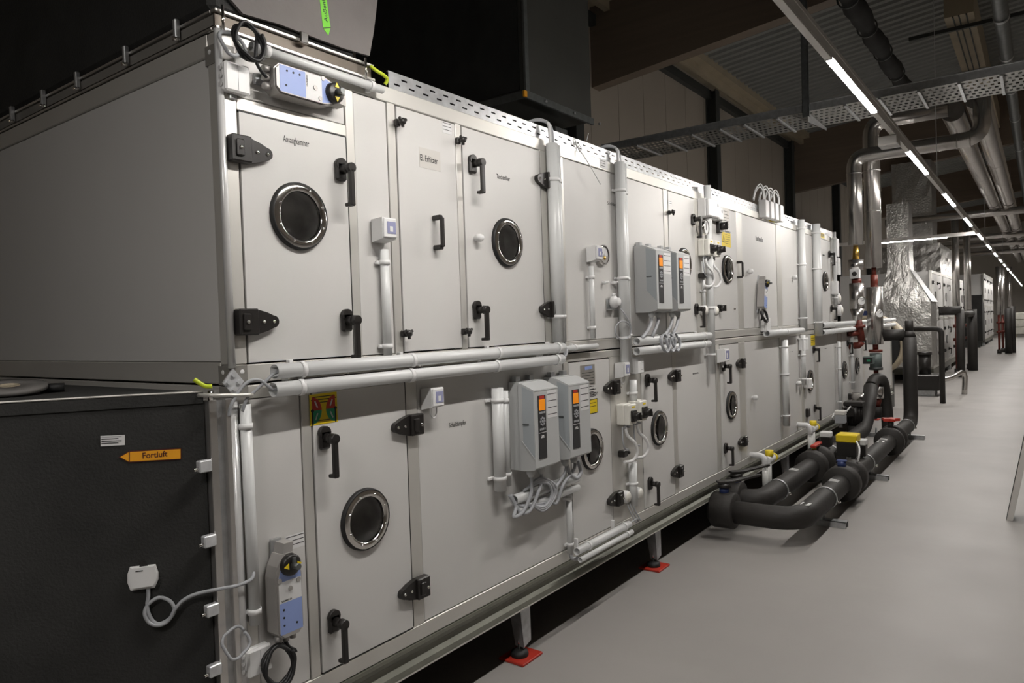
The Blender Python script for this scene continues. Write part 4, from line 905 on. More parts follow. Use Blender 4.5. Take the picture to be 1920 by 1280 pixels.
cable('grey cable looping once from the duct sensor to the corner conduit', [oc(278, 1104), oc(278, 1118), oc(276, 1132), oc(279, 1150), oc(288, 1165), oc(300, 1169), oc(317, 1160), oc(327, 1146), oc(322, 1130), oc(308, 1121), oc(294, 1121), oc(277, 1134), oc(271, 1150, .016), oc(280, 1167, .016), oc(298, 1172, .018), oc(316, 1163, .018), oc(328, 1142, .02), oc(345, 1124, .02), oc(372, 1112, .025), V((-.075, -.02, F(405, 1107, -.02).z)), V((-.03, -.035, F(440, 1098, -.03).z)), V((.012, -.042, F(462, 1085, -.03).z)), V((.028, -.03, F(474, 1067, -.03).z))], .0055)
# flange between exhaust duct and unit
t = thing('exhaust_damper_frame', 'aluminium damper frame standing between exhaust duct and lower deck', 'damper frame', (-.04, 0, .39))
zt = 1.452
for x0, x1, y in ((-.030, -.006, -.004), (-.082, -.056, .0)):
    part(MB().cbox((x0, y, .36), (x1, y+.03, zt), .002), 'front_rail', ALU, t); part(MB().cbox((x0, y+.03, zt-.03), (x1, 1.95, zt), .002), 'top_rail', ALU, t)
part(MB().box((-.056, .012, .36), (-.030, .022, zt-.004)), 'front_web', GALV, t); part(MB().box((-.056, .03, zt-.03), (-.030, 1.95, zt-.012)), 'top_web', GALV, t)
for x, y in ((388, 873), (397, 1013), (402, 1142), (407, 1254)):
    q = F(x, y, -.005); part(MB().cbox((q.x-.026, -.012, q.z-.018), (q.x+.014, .012, q.z+.018), .003), 'frame_clamp', ZINC, t); part(MB().cyl((q.x-.026, -.002, q.z-.006), (q.x-.040, -.002, q.z-.006), .006, n=6), 'clamp_screw', CHROME, t)
for x, y in ((125, 722), (183, 727), (262, 730), (325, 734)):
    q = FZ(x, y, zt+.01); yy = min(1.9, FX(x, y, -.07).y); part(MB().cbox((-.10, yy-.018, zt-.006), (-.045, yy+.018, zt+.022), .003), 'frame_clamp', ZINC, t)
q = F(400, 724, .0); part(MB().cyl((q.x-.01, .0, zt), (q.x-.01, .0, zt+.03), .008, n=6), 'corner_bolt', CHROME, t)
cable('yellow and green earth wire end beside the corner plate', [F(364, 711, .03), F(376, 719, .02), F(386, 724, .01), F(398, 724, .0)], .007, YGRN, 'earth_wire')
cable('thin grey rod lying along the top edge of the exhaust duct to the corner', [F(474, 740, -.05), F(440, 740.5, -.045), F(400, 741, -.035), FP(372, 741, A+pn*.012, pn)], .006, FRAME, 'sensor_rod', sm=3)
R_ = .105; q = CAM+ray(17, 722)*(2.30/ray(17, 724).dot(FW)); ax_ = V((CAM.x-q.x, CAM.y-q.y, 0)).normalized()*.15+V((0, 0, 1)); ax_.normalize()
t = thing('tape_roll', 'roll of black foam tape propped on top of the exhaust duct', 'tape roll', (q.x, q.y, ztop))
part(MB().lathe([(.030, -.014), (R_, -.014), (R_, 0), (.030, 0), (.030, -.014)], q, ax_, 48), 'tape', M('tape_roll_grey', (.15, .142, .135), .6, 0, .1), t); part(MB().lathe([(.024, -.014), (.030, -.014), (.030, .001), (.024, .001), (.024, -.014)], q, ax_, 32), 'card_core', PALE, t)
q = FZ(100, 733, ztop+.005); single(MB().tube([(q.x-.03, q.y+.02, ztop+.016), (q.x+.03, q.y-.01, ztop+.016)], .015, 12, 0), 'tape_end', RUBBER, 'short black foam tape end beside the tape roll', 'tape', (q.x, q.y, ztop))

# ================================================================== OVERHEAD SERVICES
# perforated cable tray crossing above the unit
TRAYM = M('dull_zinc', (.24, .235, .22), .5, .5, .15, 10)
X0 = 6.0; zt = FX(1560, 185, X0).z; zb = FX(1560, 200, X0).z; X1 = FZ(1560, 233, zb).x; y0, y1 = -3.6, FX(1128, 272, X0).y
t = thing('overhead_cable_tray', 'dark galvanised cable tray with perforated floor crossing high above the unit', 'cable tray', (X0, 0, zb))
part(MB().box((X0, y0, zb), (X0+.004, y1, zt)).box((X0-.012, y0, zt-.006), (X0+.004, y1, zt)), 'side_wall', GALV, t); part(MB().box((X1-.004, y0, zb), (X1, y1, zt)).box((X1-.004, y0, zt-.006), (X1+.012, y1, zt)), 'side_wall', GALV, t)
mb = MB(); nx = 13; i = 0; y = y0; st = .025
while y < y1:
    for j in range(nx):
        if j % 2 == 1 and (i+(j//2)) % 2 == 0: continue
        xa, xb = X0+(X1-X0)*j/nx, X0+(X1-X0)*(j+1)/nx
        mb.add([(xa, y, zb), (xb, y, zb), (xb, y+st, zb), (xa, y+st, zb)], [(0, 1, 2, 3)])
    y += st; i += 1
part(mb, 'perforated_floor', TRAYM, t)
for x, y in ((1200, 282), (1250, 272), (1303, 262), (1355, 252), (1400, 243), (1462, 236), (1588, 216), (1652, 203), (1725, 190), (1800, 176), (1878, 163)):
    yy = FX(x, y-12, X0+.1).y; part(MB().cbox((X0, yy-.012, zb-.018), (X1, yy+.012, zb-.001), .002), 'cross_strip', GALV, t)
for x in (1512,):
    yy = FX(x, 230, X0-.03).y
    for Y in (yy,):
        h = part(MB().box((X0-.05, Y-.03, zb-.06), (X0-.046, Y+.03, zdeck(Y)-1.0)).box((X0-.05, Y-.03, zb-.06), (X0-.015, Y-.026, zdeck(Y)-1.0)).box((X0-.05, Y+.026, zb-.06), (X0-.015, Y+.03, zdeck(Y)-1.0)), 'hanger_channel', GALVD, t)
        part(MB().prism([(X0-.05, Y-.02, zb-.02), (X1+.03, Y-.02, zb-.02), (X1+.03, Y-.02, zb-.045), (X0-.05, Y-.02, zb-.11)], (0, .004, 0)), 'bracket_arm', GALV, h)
# black corrugated air hose under the roof
zz = 5.7; a, b = FZ(1600, 0, zz), FZ(1683, 150, zz)
t = thing('insulated_hose', 'bulging black insulated hose hung under the roof deck', 'hose', (a.x, a.y, zz)); yy = (a.y+b.y)/2
pts = [V((a.x-2.5+(b.x-a.x+3.2)*i/40, yy, zz+.02*math.sin(i*.8))) for i in range(41)]
part(MB().tube(pts, lambda t_: .125+.02*math.sin(t_*34)+.012*math.sin(t_*71), 14, 0), 'hose', FOAM, t)
for i in range(6, 40, 7): part(MB().lathe([(.12, -.02), (.138, -.02), (.138, .02), (.12, .02)], pts[i], (1, 0, 0), 16), 'strap', STEELD, t)
# pale purlin
zz = 6.3; a, b = FZ(1770, 35, zz), FZ(1815, 6, zz)
t = thing('timber_purlin', 'pale timber purlin under the roof deck with dark hanger rails', 'beam', (a.x, a.y, zz)); ym = FZ(1795, 20, zz).y
part(MB().cbox((a.x, ym-.2, zz), (a.x+9, ym+.2, zz+.5), .004), 'beam', PALE, t)
for x in (a.x+.4, a.x+3.2): part(MB().cbox((x, ym-1.2, zz-.09), (x+.06, ym+.75, zz-.03), .003), 'hanger_rail', STEELD, t)
for y in (-.1, .0, .08): part(MB().box((a.x, ym+y-.008, zz-.02), (a.x+9, ym+y+.008, zz)), 'cable_line', STEELD, t)
# dark pipes at the upper right
def pipeway(label, pts, r, mat, name='pipe', cat='pipe', collars=(), sm=0, n=18, cm=None):
    t = thing(name, label, cat, V(pts[0])); pts = [V(p) for p in pts]
    part(MB().tube(pts, r, n, sm), 'pipe', mat, t)
    for p, d, q in collars: part(MB().lathe([(r*.9, -q), (r+.006, -q), (r+.006, q), (r*.9, q)], p, d, 18), 'collar', cm or GALV, t)
    return t
def bend(a, b, c, r, k=6):
    a, b, c = V(a), V(b), V(c); u, v = (a-b).normalized()*r, (c-b).normalized()*r; out = []
    for i in range(k+1):
        t_ = i/k; out.append((b+u)*(1-t_)**2+b*2*t_*(1-t_)+(b+v)*t_**2)
    return out
p = [FZ(1868, 20, 4.6), FZ(1884, 80, 4.6), FZ(1905, 250, 4.6), FZ(1921, 400, 4.6)]; yy = p[1].y
xs_ = [FZ(1882, 60, 4.6).x, 9, 14, 24]
pipeway('dark clad pipe with collars running along the aisle under the roof', [(5.4, yy-1.5, 4.75), (5.4, yy-.3, 4.75)]+bend((5.4, yy-.3, 4.75), (5.4, yy, 4.7), (6.2, yy, 4.6), .25)+[(8, yy, 4.6), (40, yy, 4.6)], .068, GALVD, collars=[((x, yy, 4.6), (1, 0, 0), .02) for x in (6.4, 7.6, 9, 10.6, 12.4, 15)])
zz = 4.25
for i, ((x, y), lab, xe) in enumerate((((1800, 240), 'silver clad pipe with an open end running along the aisle under the roof', 0), ((1868, 300), 'silver clad pipe running along the aisle beside the open-ended one', -.3))):
    a = FZ(x, y, zz); pipeway(lab, [(a.x-1.1+xe if i == 0 else 9.3, a.y, zz), (46, a.y, zz)], .135, SILV, collars=[((a.x+k_*2.2, a.y, zz), (1, 0, 0), .015) for k_ in range(0, 9)], cm=SILV)
# silver risers to the pump group
XT = 9.0; tl = FX(1604, 440, XT); yL = tl.y; zH = FX(1640, 288, XT).z
yR_ = FX(1842, 268, XT).y
pipeway('silver clad pipe crossing the aisle and dropping to the pump group', [(XT, yL, FX(1604, 459, XT).z), (XT, yL, zH-.3)]+bend((XT, yL, zH-.3), (XT, yL, zH), (XT, yL-.3, zH), .16)+[(XT, yR_+.3, zH)]+bend((XT, yR_+.3, zH), (XT, yR_, zH), (XT, yR_, zH+.3), .2)+[(XT, yR_, zH+.55)], .092, SILV,
        collars=[((XT, FX(x, 285, XT).y, zH), (0, 1, 0), .008) for x in (1795, 1820)]+[((XT, yL, zH-.22), (0, 0, 1), .008)], cm=SILV)
XR = 9.3; tr_ = FX(1637, 440, XR); yR = tr_.y; zR = FX(1640, 228, XR).z
pipeway('tall silver clad riser beside the shorter one at the pump group', [(XR, yR, FX(1639, 502, XR).z), (XR, yR, zR-.3)]+bend((XR, yR, zR-.3), (XR, yR, zR), (XR, yR-.4, zR), .2)+[(XR, FX(1778, 214, XR).y, zR)], .102, SILV, collars=[((XR, yR, FX(1638, 397, XR).z), (0, 0, 1), .008), ((XR, yR, FX(1638, 320, XR).z), (0, 0, 1), .006)], cm=SILV)

# ================================================================== PIPEWORK ON THE FLOOR
def collar(t, p, d, r, h, name='flange_insulation', mat=None): return part(MB().lathe([(0, -h), (r*.94, -h), (r, -h+.012), (r, h-.012), (r*.94, h), (0, h)], p, d, 28), name, mat or PIPEM, t)
def clampring(t, p, d, r):
    c = part(MB().lathe([(r, -.012), (r+.006, -.012), (r+.006, .012), (r, .012), (r, -.012)], p, d, 28), 'pipe_clamp', GALV, t)
    p = V(p); part(MB().cyl(p+V((0, -r-.03, -.02)), p+V((0, -r+.01, -.02)), .010, n=8), 'clamp_bolt', CHROME, c)
ZP, RP = .20, .085
ya, yb = -.65, -.25
t = thing('insulated_pipe', 'outer black insulated floor pipe rising upright at its far end', 'pipe', (4, ya, 0))
zt = F(1713, 600, -.68).z
pts = [V((3.97, .0, ZP)), V((3.97, -.4, ZP))]+bend((3.97, -.4, ZP), (3.97, ya, ZP), (4.4, ya, ZP), .22)+[V((5, ya, ZP)), V((9.1, ya, ZP))]+bend((9.1, ya, ZP), (9.42, ya, ZP), (9.42, ya, .7), .2)+[V((9.42, ya, .8)), V((9.42, ya, zt-.22))]
part(MB().tube(pts, RP, 22, 0), 'pipe', PIPEM, t)
part(MB().cyl((9.42, ya, zt-.22), (9.42, ya, zt-.14), RP, .055, 22).cyl((9.42, ya, zt-.14), (9.42, ya, zt), .05, n=22), 'pipe_end', PIPEM, t)
collar(t, (3.97, -.11, ZP+.01), (0, 1, 0), .135, .085)
for X in (5.32, 5.62): collar(t, (X, ya, ZP), (1, 0, 0), .15, .07)
part(MB().cbox((5.37, ya-.10, .05), (5.57, ya+.10, .31), .03), 'valve_insulation', PIPEM, t)
for X in (7.72, 7.95): collar(t, (X, ya, ZP), (1, 0, 0), .155, .05)
for X in (4.72, 6.32, 9.02): clampring(t, (X, ya, ZP), (1, 0, 0), RP)
for x, y in ((1523, 946), (1660, 828)):
    q = FP(x, y, V((0, ya-RP*.7, ZP+RP*.75)), V((0, -.68, .73))); part(MB().prism([(q.x-.05, ya-.035, ZP+RP+.001-.007), (q.x+.03, ya-.035, ZP+RP+.001-.007), (q.x+.03, ya+.03, ZP+RP+.002-.006), (q.x-.05, ya+.03, ZP+RP+.002-.006)], (0, 0, .003)), 'white_label', PAPER, t)
def pipe_mark(t, X, y):
    for k in range(3): part(MB().prism([(X+.03*k, y-.04, ZP+RP-.0095), (X+.03*k+.012, y-.04, ZP+RP-.0095), (X+.03*k+.012, y+.03, ZP+RP-.004), (X+.03*k, y+.03, ZP+RP-.004)], (0, 0, .007)), 'flow_mark', PAPER, t)
pipe_mark(t, 4.98, ya); pipe_mark(t, 7.3, ya)
t2 = thing('insulated_pipe', 'inner black insulated floor pipe running between the outer pipe and the unit', 'pipe', (4.5, yb, 0))
pts = [V((4.38, .03, ZP)), V((4.38, -.1, ZP))]+bend((4.38, -.1, ZP), (4.4, yb, ZP), (4.7, yb, ZP), .12)+[V((5, yb, ZP)), V((8.1, yb, ZP))]+bend((8.1, yb, ZP), (8.6, yb, ZP), (8.9, yb, .55), .3)+[V((9.0, yb, .7))]
part(MB().tube(pts, RP, 22, 0), 'pipe', PIPEM, t2)
collar(t2, (4.38, -.05, ZP+.01), (0, 1, 0), .13, .06)
for X in (5.95, 6.22): collar(t2, (X, yb, ZP), (1, 0, 0), .15, .06)
for X in (7.0, 7.35): collar(t2, (X, yb, ZP), (1, 0, 0), .135, .05)
part(MB().cbox((6.5, ya+.09, .13), (6.62, yb-.08, .27), .02), 'cross_pipe', PIPEM, t2)
for X in (4.83, 6.7): clampring(t2, (X, yb, ZP), (1, 0, 0), RP)
pipe_mark(t2, 5.28, yb)
# valve heads and levers
def lever(label, p, a, s=1):
    t_ = thing('butterfly_valve_lever', label, 'valve lever', p); p = V(p); d = V((math.cos(a), math.sin(a), 0)); n_ = V((-d.y, d.x, 0))
    part(MB().cyl(p, p+V((0, 0, .045)), .036, n=16), 'blue_collar', BLUEP, t_); part(MB().cyl(p+V((0, 0, .045)), p+V((0, 0, .075)), .05, .045, 16), 'neck', BLACK, t_)
    q = p+V((0, 0, .08)); part(MB().prism([q-d*.05-n_*.03, q+d*.06-n_*.035, q+d*.30-n_*.014+V((0, 0, .03)), q+d*.30+n_*.014+V((0, 0, .03)), q+d*.06+n_*.035, q-d*.05+n_*.03], (0, 0, .014)), 'lever_arm', BLACK, t_)
lever('black valve lever on the flange where the outer floor pipe leaves the unit', (3.97, -.11, .335), -.75)
lever('black valve lever on the flange where the inner floor pipe leaves the unit', (4.38, -.06, .33), -.7)
single(MB().cyl((5.33, ya, .34), (5.33, ya, .39), .036, n=14).cbox((5.30, ya-.04, .385), (5.36, ya+.04, .40), .006), 'blue_indicator', BLUEP, 'blue valve cap on the flange pair of the outer floor pipe', 'valve cap', (5.33, ya, .34))
def valve_head(label, p, top, h=.13, w=.055, base=BLACK):
    t_ = thing('valve_actuator', label, 'valve actuator', p); x, y, z = p
    part(MB().cbox((x-w, y-w, z), (x+w, y+w, z+h*.65), .006), 'body', base, t_); part(MB().cbox((x-w*1.05, y-w*1.05, z+h*.65), (x+w*1.05, y+w*1.05, z+h), .008), 'cap', top, t_); part(MB().cyl((x, y, z-.05), (x, y, z), .02, n=10), 'stem', GALV, t_)
valve_head('large yellow-topped valve actuator on the outer floor pipe', (5.85, ya+.05, .35), YELP, .20, .085)
valve_head('black and white valve head beside the yellow actuator', (6.15, ya, .30), WHITE, .16, .05)
valve_head('black and white valve head on the inner floor pipe', (6.55, yb, .30), WHITE, .15, .05)
cable('white cable bowing beside the yellow valve actuator', [(5.78, ya-.03, .50), (5.66, ya-.08, .45), (5.6, ya-.08, .36), (5.7, ya-.04, .31)], .008, WHITE)
t_ = thing('red_lever', 'red lever handle on the inner floor pipe', 'valve lever', (6.05, yb, .33)); part(MB().cbox((5.98, yb-.03, .37), (6.25, yb+.02, .395), .006), 'arm', RED, t_); part(MB().cyl((6.05, yb, .33), (6.05, yb, .375), .022, n=12), 'stem', BRASS, t_)
c = V((7.82, ya, .42)); t_ = thing('hand_wheel', 'red star hand wheel on the outer floor pipe', 'hand wheel', c)
part(MB().prism([c+V((math.cos(2*PI*i/10)*(.10 if i % 2 == 0 else .055), math.sin(2*PI*i/10)*(.10 if i % 2 == 0 else .055), 0)) for i in range(10)], (0, 0, .03)), 'wheel', RED, t_); part(MB().cyl((7.82, ya, .33), (7.82, ya, .42), .03, n=12), 'spindle', PIPEM, t_)
# galvanised floor channels under the pipes
for X, s in ((4.66, 'near elbows'), (6.55, 'valves'), (9.3, 'upright riser')):
    g = thing('floor_channel', 'galvanised floor channel under the pipes at the %s' % s, 'channel', (X, -.4, 0))
    part(MB().box((X-.04, -.82, 0), (X-.035, .1, .05)).box((X+.035, -.82, 0), (X+.04, .1, .05)).box((X-.04, -.82, .045), (X+.04, .1, .05)), 'channel', GALV, g)
    for y in (ya, yb): part(MB().cyl((X, y, .05), (X, y, ZP-RP+.005), .012, n=8), 'support_bolt', GALV, g)
# condensate traps
for x, y, Y, lab in ((1436, 858, -.12, 'white condensate trap with yellow caps beside the inner pipe elbow'), (1520, 800, -.12, 'white condensate trap with yellow caps further along the base frame')):
    a = F(x, y, Y); x_, z_ = a.x, a.z
    g = thing('condensate_trap', lab, 'trap', (x_, Y, 0))
    part(MB().tube([(x_-.03, .03, z_+.02), (x_-.03, Y*.5, z_+.02)]+bend((x_-.03, Y*.5, z_+.02), (x_-.03, Y, z_+.02), (x_-.03, Y, z_-.1), .05)+[(x_-.03, Y, z_-.1)], .026, 12, 0), 'inlet_elbow', WHITE, g)
    part(MB().cyl((x_-.03, Y, z_-.08), (x_-.03, Y, z_-.34), .026, n=14), 'down_tube', M('clear_tube', (.62, .62, .60), .15, 0, .05), g); part(MB().cyl((x_+.06, Y, z_-.06), (x_+.06, Y, z_-.34), .028, n=14), 'up_tube', MATS['clear_tube'], g)
    part(MB().cbox((x_-.065, Y-.04, z_-.40), (x_+.10, Y+.04, z_-.32), .02), 'trap_bowl', WHITE, g); part(MB().cyl((x_+.03, Y, z_-.03), (x_+.20, Y, z_-.03), .032, n=14), 'side_arm', WHITE, g)
    part(MB().cyl((x_+.10, Y, z_), (x_+.10, Y, z_+.05), .035, n=14), 'yellow_cap', YELP, g); part(MB().cyl((x_+.20, Y, z_-.03), (x_+.235, Y, z_-.03), .037, n=14), 'yellow_cap', YELP, g)
    if z_-.40 > .02: part(MB().cyl((x_+.02, Y, 0), (x_+.02, Y, z_-.39), .018, n=10), 'outlet', BLACK, g)

# ================================================================== PUMP GROUP AT THE RISERS
def vz(px, py, X): return FX(px, py, X).z
t = thing('valve_stack', 'stacked silver, brass and red valve stack under the shorter riser', 'valve stack', (XT, yL, .3))
def seg(n, y0, y1, r, m, r2=None, px=1604, X=XT, Y=None, tt=None):
    Y = yL if Y is None else Y; return part(MB().cyl((X, Y, vz(px, y1, X)), (X, Y, vz(px, y0, X)), r2 or r, r, 18), n, m, tt or t)
seg('brass_valve', 460, 487, .03, BRASS, .045); seg('cladding', 487, 506, .092, SILV); seg('flange', 523, 531, .06, REDO); seg('neck', 506, 523, .03, REDO); seg('cladding', 531, 579, .09, SILV); seg('cone', 579, 606, .09, SILV, .04)
g = vz(1604, 514, XT); part(MB().cbox((XT-.12, yL-.06, g-.06), (XT-.05, yL+.06, g+.06), .006), 'sensor_box', WHITE, t); part(MB().cyl((XT-.12, yL, g), (XT-.13, yL, g), .03, n=12), 'sensor_dial', BLACK, t)
b0, b1 = V((XT, yL, vz(1604, 590, XT))), FX(1616, 640, XT); b1.x = XT
part(MB().tube([b0, b0.lerp(b1, .5), b1], .045, 14, 0), 'red_pipe', REDO, t); part(MB().tube([b0.lerp(b1, .7), b0.lerp(b1, .75)+V((-.12, .14, .02))], .035, 12, 0), 'red_branch', REDO, t); part(MB().lathe([(0, .02), (.075, .02), (.075, -.02), (0, -.02)], b0.lerp(b1, .45), b1-b0, 18), 'red_flange', REDO, t)
part(MB().tube([b1, V((XT, b1.y+.04, b1.z-.05)), V((XT, .03, b1.z-.06))], .045, 12, 0), 'wall_stub', REDO, t)
t = thing('valve_stack', 'tall valve stack of silver cladding, red flanges and grey flow meter under the taller riser', 'valve stack', (XR, yR, .2))
def sr(n, y0, y1, r, m, r2=None): return seg(n, y0, y1, r, m, r2, 1640, XR, yR, t)
sr('red_neck', 502, 515, .03, REDO); sr('red_valve', 515, 538, .045, REDO); sr('cladding', 538, 645, .10, SILV); sr('red_neck', 645, 655, .035, REDO); sr('flange', 655, 660, .085, REDO); sr('flow_meter', 662, 688, .075, GREENG); sr('flange', 688, 693, .085, STEELD); sr('red_pipe', 693, 724, .03, REDO); sr('cladding', 724, 746, .09, SILV); sr('red_cone', 746, 762, .07, REDO, .04); sr('base_pipe', 762, 782, .06, PIPEM)
g = vz(1640, 674, XR); part(MB().cbox((XR-.17, yR+.0, g-.05), (XR-.06, yR+.13, g+.05), .008), 'meter_head', GREENG, t); part(MB().box((XR-.171, yR+.01, g-.035), (XR-.17, yR+.12, g+.035)), 'meter_window', INK, t); part(MB().box((XR-.172, yR+.04, g-.015), (XR-.171, yR+.08, g+.01)), 'meter_display', GRN, t)
for X_, Y_, py, px in ((XT, yL, 565, 1604), (XR, yR, 588, 1640)):
    g = vz(px, py, X_); q = thing('thermometer', 'round white dial thermometer on the %s valve stack' % ('shorter' if X_ == XT else 'taller'), 'thermometer', (X_-.1, Y_, g)); d_ = V((-.8, -.6, 0))
    o_ = V((X_, Y_, g))+d_*.10; part(MB().lathe([(.052, 0), (.056, .01), (.056, .025), (.048, .028)], o_, d_, 22), 'bezel', CHROME, q); part(MB().lathe([(0, .022), (.05, .022)], o_, d_, 22), 'face', PAPER, q); part(MB().tube([o_+d_*.024, o_+d_*.024+V((.02, -.03, .02))], .003, 5, 0), 'needle', INK, q)
a = FX(1627, 557, XR); single(MB().tube([V((XR, yL-.06, a.z)), V((XR, yR+.08, a.z))], .025, 12, 0), 'bypass_valve', BRASS, 'brass bypass pipe joining the shorter and the taller riser', 'valve', (XR, (yL+yR)/2, a.z))
a = FX(1622, 587, XR); single(MB().cbox((XR-.03, a.y-.04, a.z-.03), (XR+.03, a.y+.05, a.z+.03), .01).cyl((XR, a.y, a.z), (XR, yR+.07, a.z), .012, n=8), 'drain_cap', BLUEP, 'blue drain cap on the taller valve stack', 'valve', (XR, a.y, a.z))
a = FX(1680, 628, 9.42); pipeway('black insulated pipe joining the taller valve stack to the upright floor pipe', [(9.36, yR-.06, a.z), (9.42, ya+.06, a.z)], .078, PIPEM)
# pump: finned black motor on a body
a = FX(1602, 800, 8.5); Yp = FX(1602, 770, 8.5).y; z0 = max(.25, FX(1602, 802, 8.5).z); z1 = FX(1602, 752, 8.5).z
t = thing('circulation_pump', 'black finned circulation pump motor standing between floor pipe and unit', 'pump', (8.5, Yp, 0))
part(MB().cyl((8.5, Yp, z0), (8.5, Yp, z1-.04), .085, n=20), 'motor', BLACK, t); part(MB().cbox((8.4, Yp-.11, z1-.06), (8.6, Yp+.11, z1), .012), 'fan_cover', BLACK, t)
for i in range(14):
    q = 2*PI*i/14; part(MB().cyl((8.5+.085*math.cos(q), Yp+.085*math.sin(q), z0+.04), (8.5+.085*math.cos(q), Yp+.085*math.sin(q), z1-.06), .012, n=6), 'cooling_fin', BLACK, t)
part(MB().cyl((8.5, Yp, 0), (8.5, Yp, z0), .10, .09, 20), 'pump_body', PIPEM, t); part(MB().cbox((8.36, Yp-.02, z0+.12), (8.42, Yp+.10, z0+.24), .01), 'terminal_box', BLACK, t)
a, b = FX(1598, 743, 8.9), FX(1630, 746, 8.9); t = thing('expansion_sleeve', 'short horizontal silver clad pipe behind the pump motor', 'pipe', a); part(MB().cyl((8.9, a.y, a.z), (8.9, b.y, a.z), .055, n=18), 'cladding', SILV, t); part(MB().cbox((8.85, a.y, a.z-.04), (8.95, a.y+.07, a.z+.04), .01), 'black_end', BLACK, t)
pts = [V((9.0, yb, .7)), V((9.2, yb-.02, .78)), V((9.45, yb-.06, .74)), V((9.55, yb-.08, .5)), V((9.55, yb-.1, .2)), V((9.55, yb-.1, 0.0))]
pipeway('black insulated pipe arching down behind the pump', pts, .075, PIPEM, sm=5)
cable('white pump cable looping over the base rail', [(8.38, Yp+.02, .5), (8.2, Yp+.05, .44), (7.9, -.05, .40), (7.7, -.06, .44), (7.9, -.05, .48), (8.1, -.05, .44)], .010, WHITE)
a = F(1576, 777, -.15); valve_head('pale grey valve head in front of the pump motor', (a.x, -.15, a.z-.1), TRUNK, .15, .055, GREYC)

# ================================================================== FAR SIDE: NEXT UNITS, FOIL DUCTS
# round duct behind the lower deck end
a = FX(1634, 648, 12.6); t = thing('round_duct_collar', 'round black duct mouth with a beige rim behind the lower deck end', 'duct', (12.6, a.y, 0))
part(MB().lathe([(.47, 0), (.53, 0), (.53, .5), (.47, .5), (.47, 0)], (12.45, a.y, a.z), (1, 0, 0), 40), 'rim', PALE, t); part(MB().lathe([(0, .02), (.47, .02)], (12.45, a.y, a.z), (1, 0, 0), 40), 'mouth', FOAM, t); part(MB().box((12.6, a.y-.3, 0), (12.9, a.y+.3, a.z-.5)), 'stand', STEELD, t)
# foil wrapping: crumpled rectangular loops swept upward
def foil_loft(rings, n=10, amp=.012, seed=0):
    mb = MB(); out = []
    for (x0, x1, y0, y1, z) in rings:
        lp = []
        for a_, b_ in (((x0, y0), (x1, y0)), ((x1, y0), (x1, y1)), ((x1, y1), (x0, y1)), ((x0, y1), (x0, y0))):
            for k in range(n):
                u = k/n; p = V((a_[0]+(b_[0]-a_[0])*u, a_[1]+(b_[1]-a_[1])*u, z))
                nv = noise.noise_vector(p*5.5+V((seed, 0, 0))); lp.append(p+nv*amp+noise.noise_vector(p*17)*amp*.5)
        out.append(lp)
    m = len(out[0]); mb.add([p for lp in out for p in lp], [(i*m+k, i*m+(k+1) % m, (i+1)*m+(k+1) % m, (i+1)*m+k) for i in range(len(out)-1) for k in range(m)])
    mb.add(out[-1], [list(range(m))]); mb.add(out[0], [list(range(m))[::-1]])
    return mb
def lerp_rings(a, b, k): return [tuple(a[i]+(b[i]-a[i])*q/k for i in range(5)) for q in range(k)]
XH = 17.0
zA_, zB_, zC_ = FX(1745, 565, XH).z, FX(1703, 505, XH).z, FX(1680, 380, XH).z
yA0, yA1 = FX(1745, 565, XH).y, FX(1645, 560, XH).y; yN0, yN1 = FX(1704, 490, XH).y, FX(1662, 490, XH).y
r0, r1, r2, r3 = (XH, XH+1.1, yA0, yA1+.1, .42), (XH, XH+1.1, yA0, yA1, zA_), (XH+.1, XH+.7, yN0, yN1, zB_), (XH+.1, XH+.7, yN0, yN1, zC_)
t = thing('foil_wrapped_duct', 'crinkled silver foil hood narrowing to a duct on the end of the second unit', 'duct', (XH, (yA0+yA1)/2, .4))
part(foil_loft(lerp_rings(r0, r1, 12)+lerp_rings(r1, r2, 8)+[r2], 12, .012), 'foil_hood', FOIL, t); part(foil_loft(lerp_rings(r2, r3, 10)+[r3], 10, .007, 3), 'foil_neck', FOIL, t)
part(MB().prism([(XH-.02, yA0-.03, zA_), (XH-.02, yN0-.03, zB_), (XH+.7, yN0-.03, zB_), (XH+1.1, yA0-.03, zA_)], (0, .02, .01)), 'side_cover', WHITE, t, 'plain white slanting side cover')
part(MB().box((XH+.1, yA0+.2, 0), (XH+.2, yA0+.3, .44)), 'stand', GALV, t); part(MB().box((XH+.1, yA1-.2, 0), (XH+.2, yA1-.1, .44)), 'stand', GALV, t)
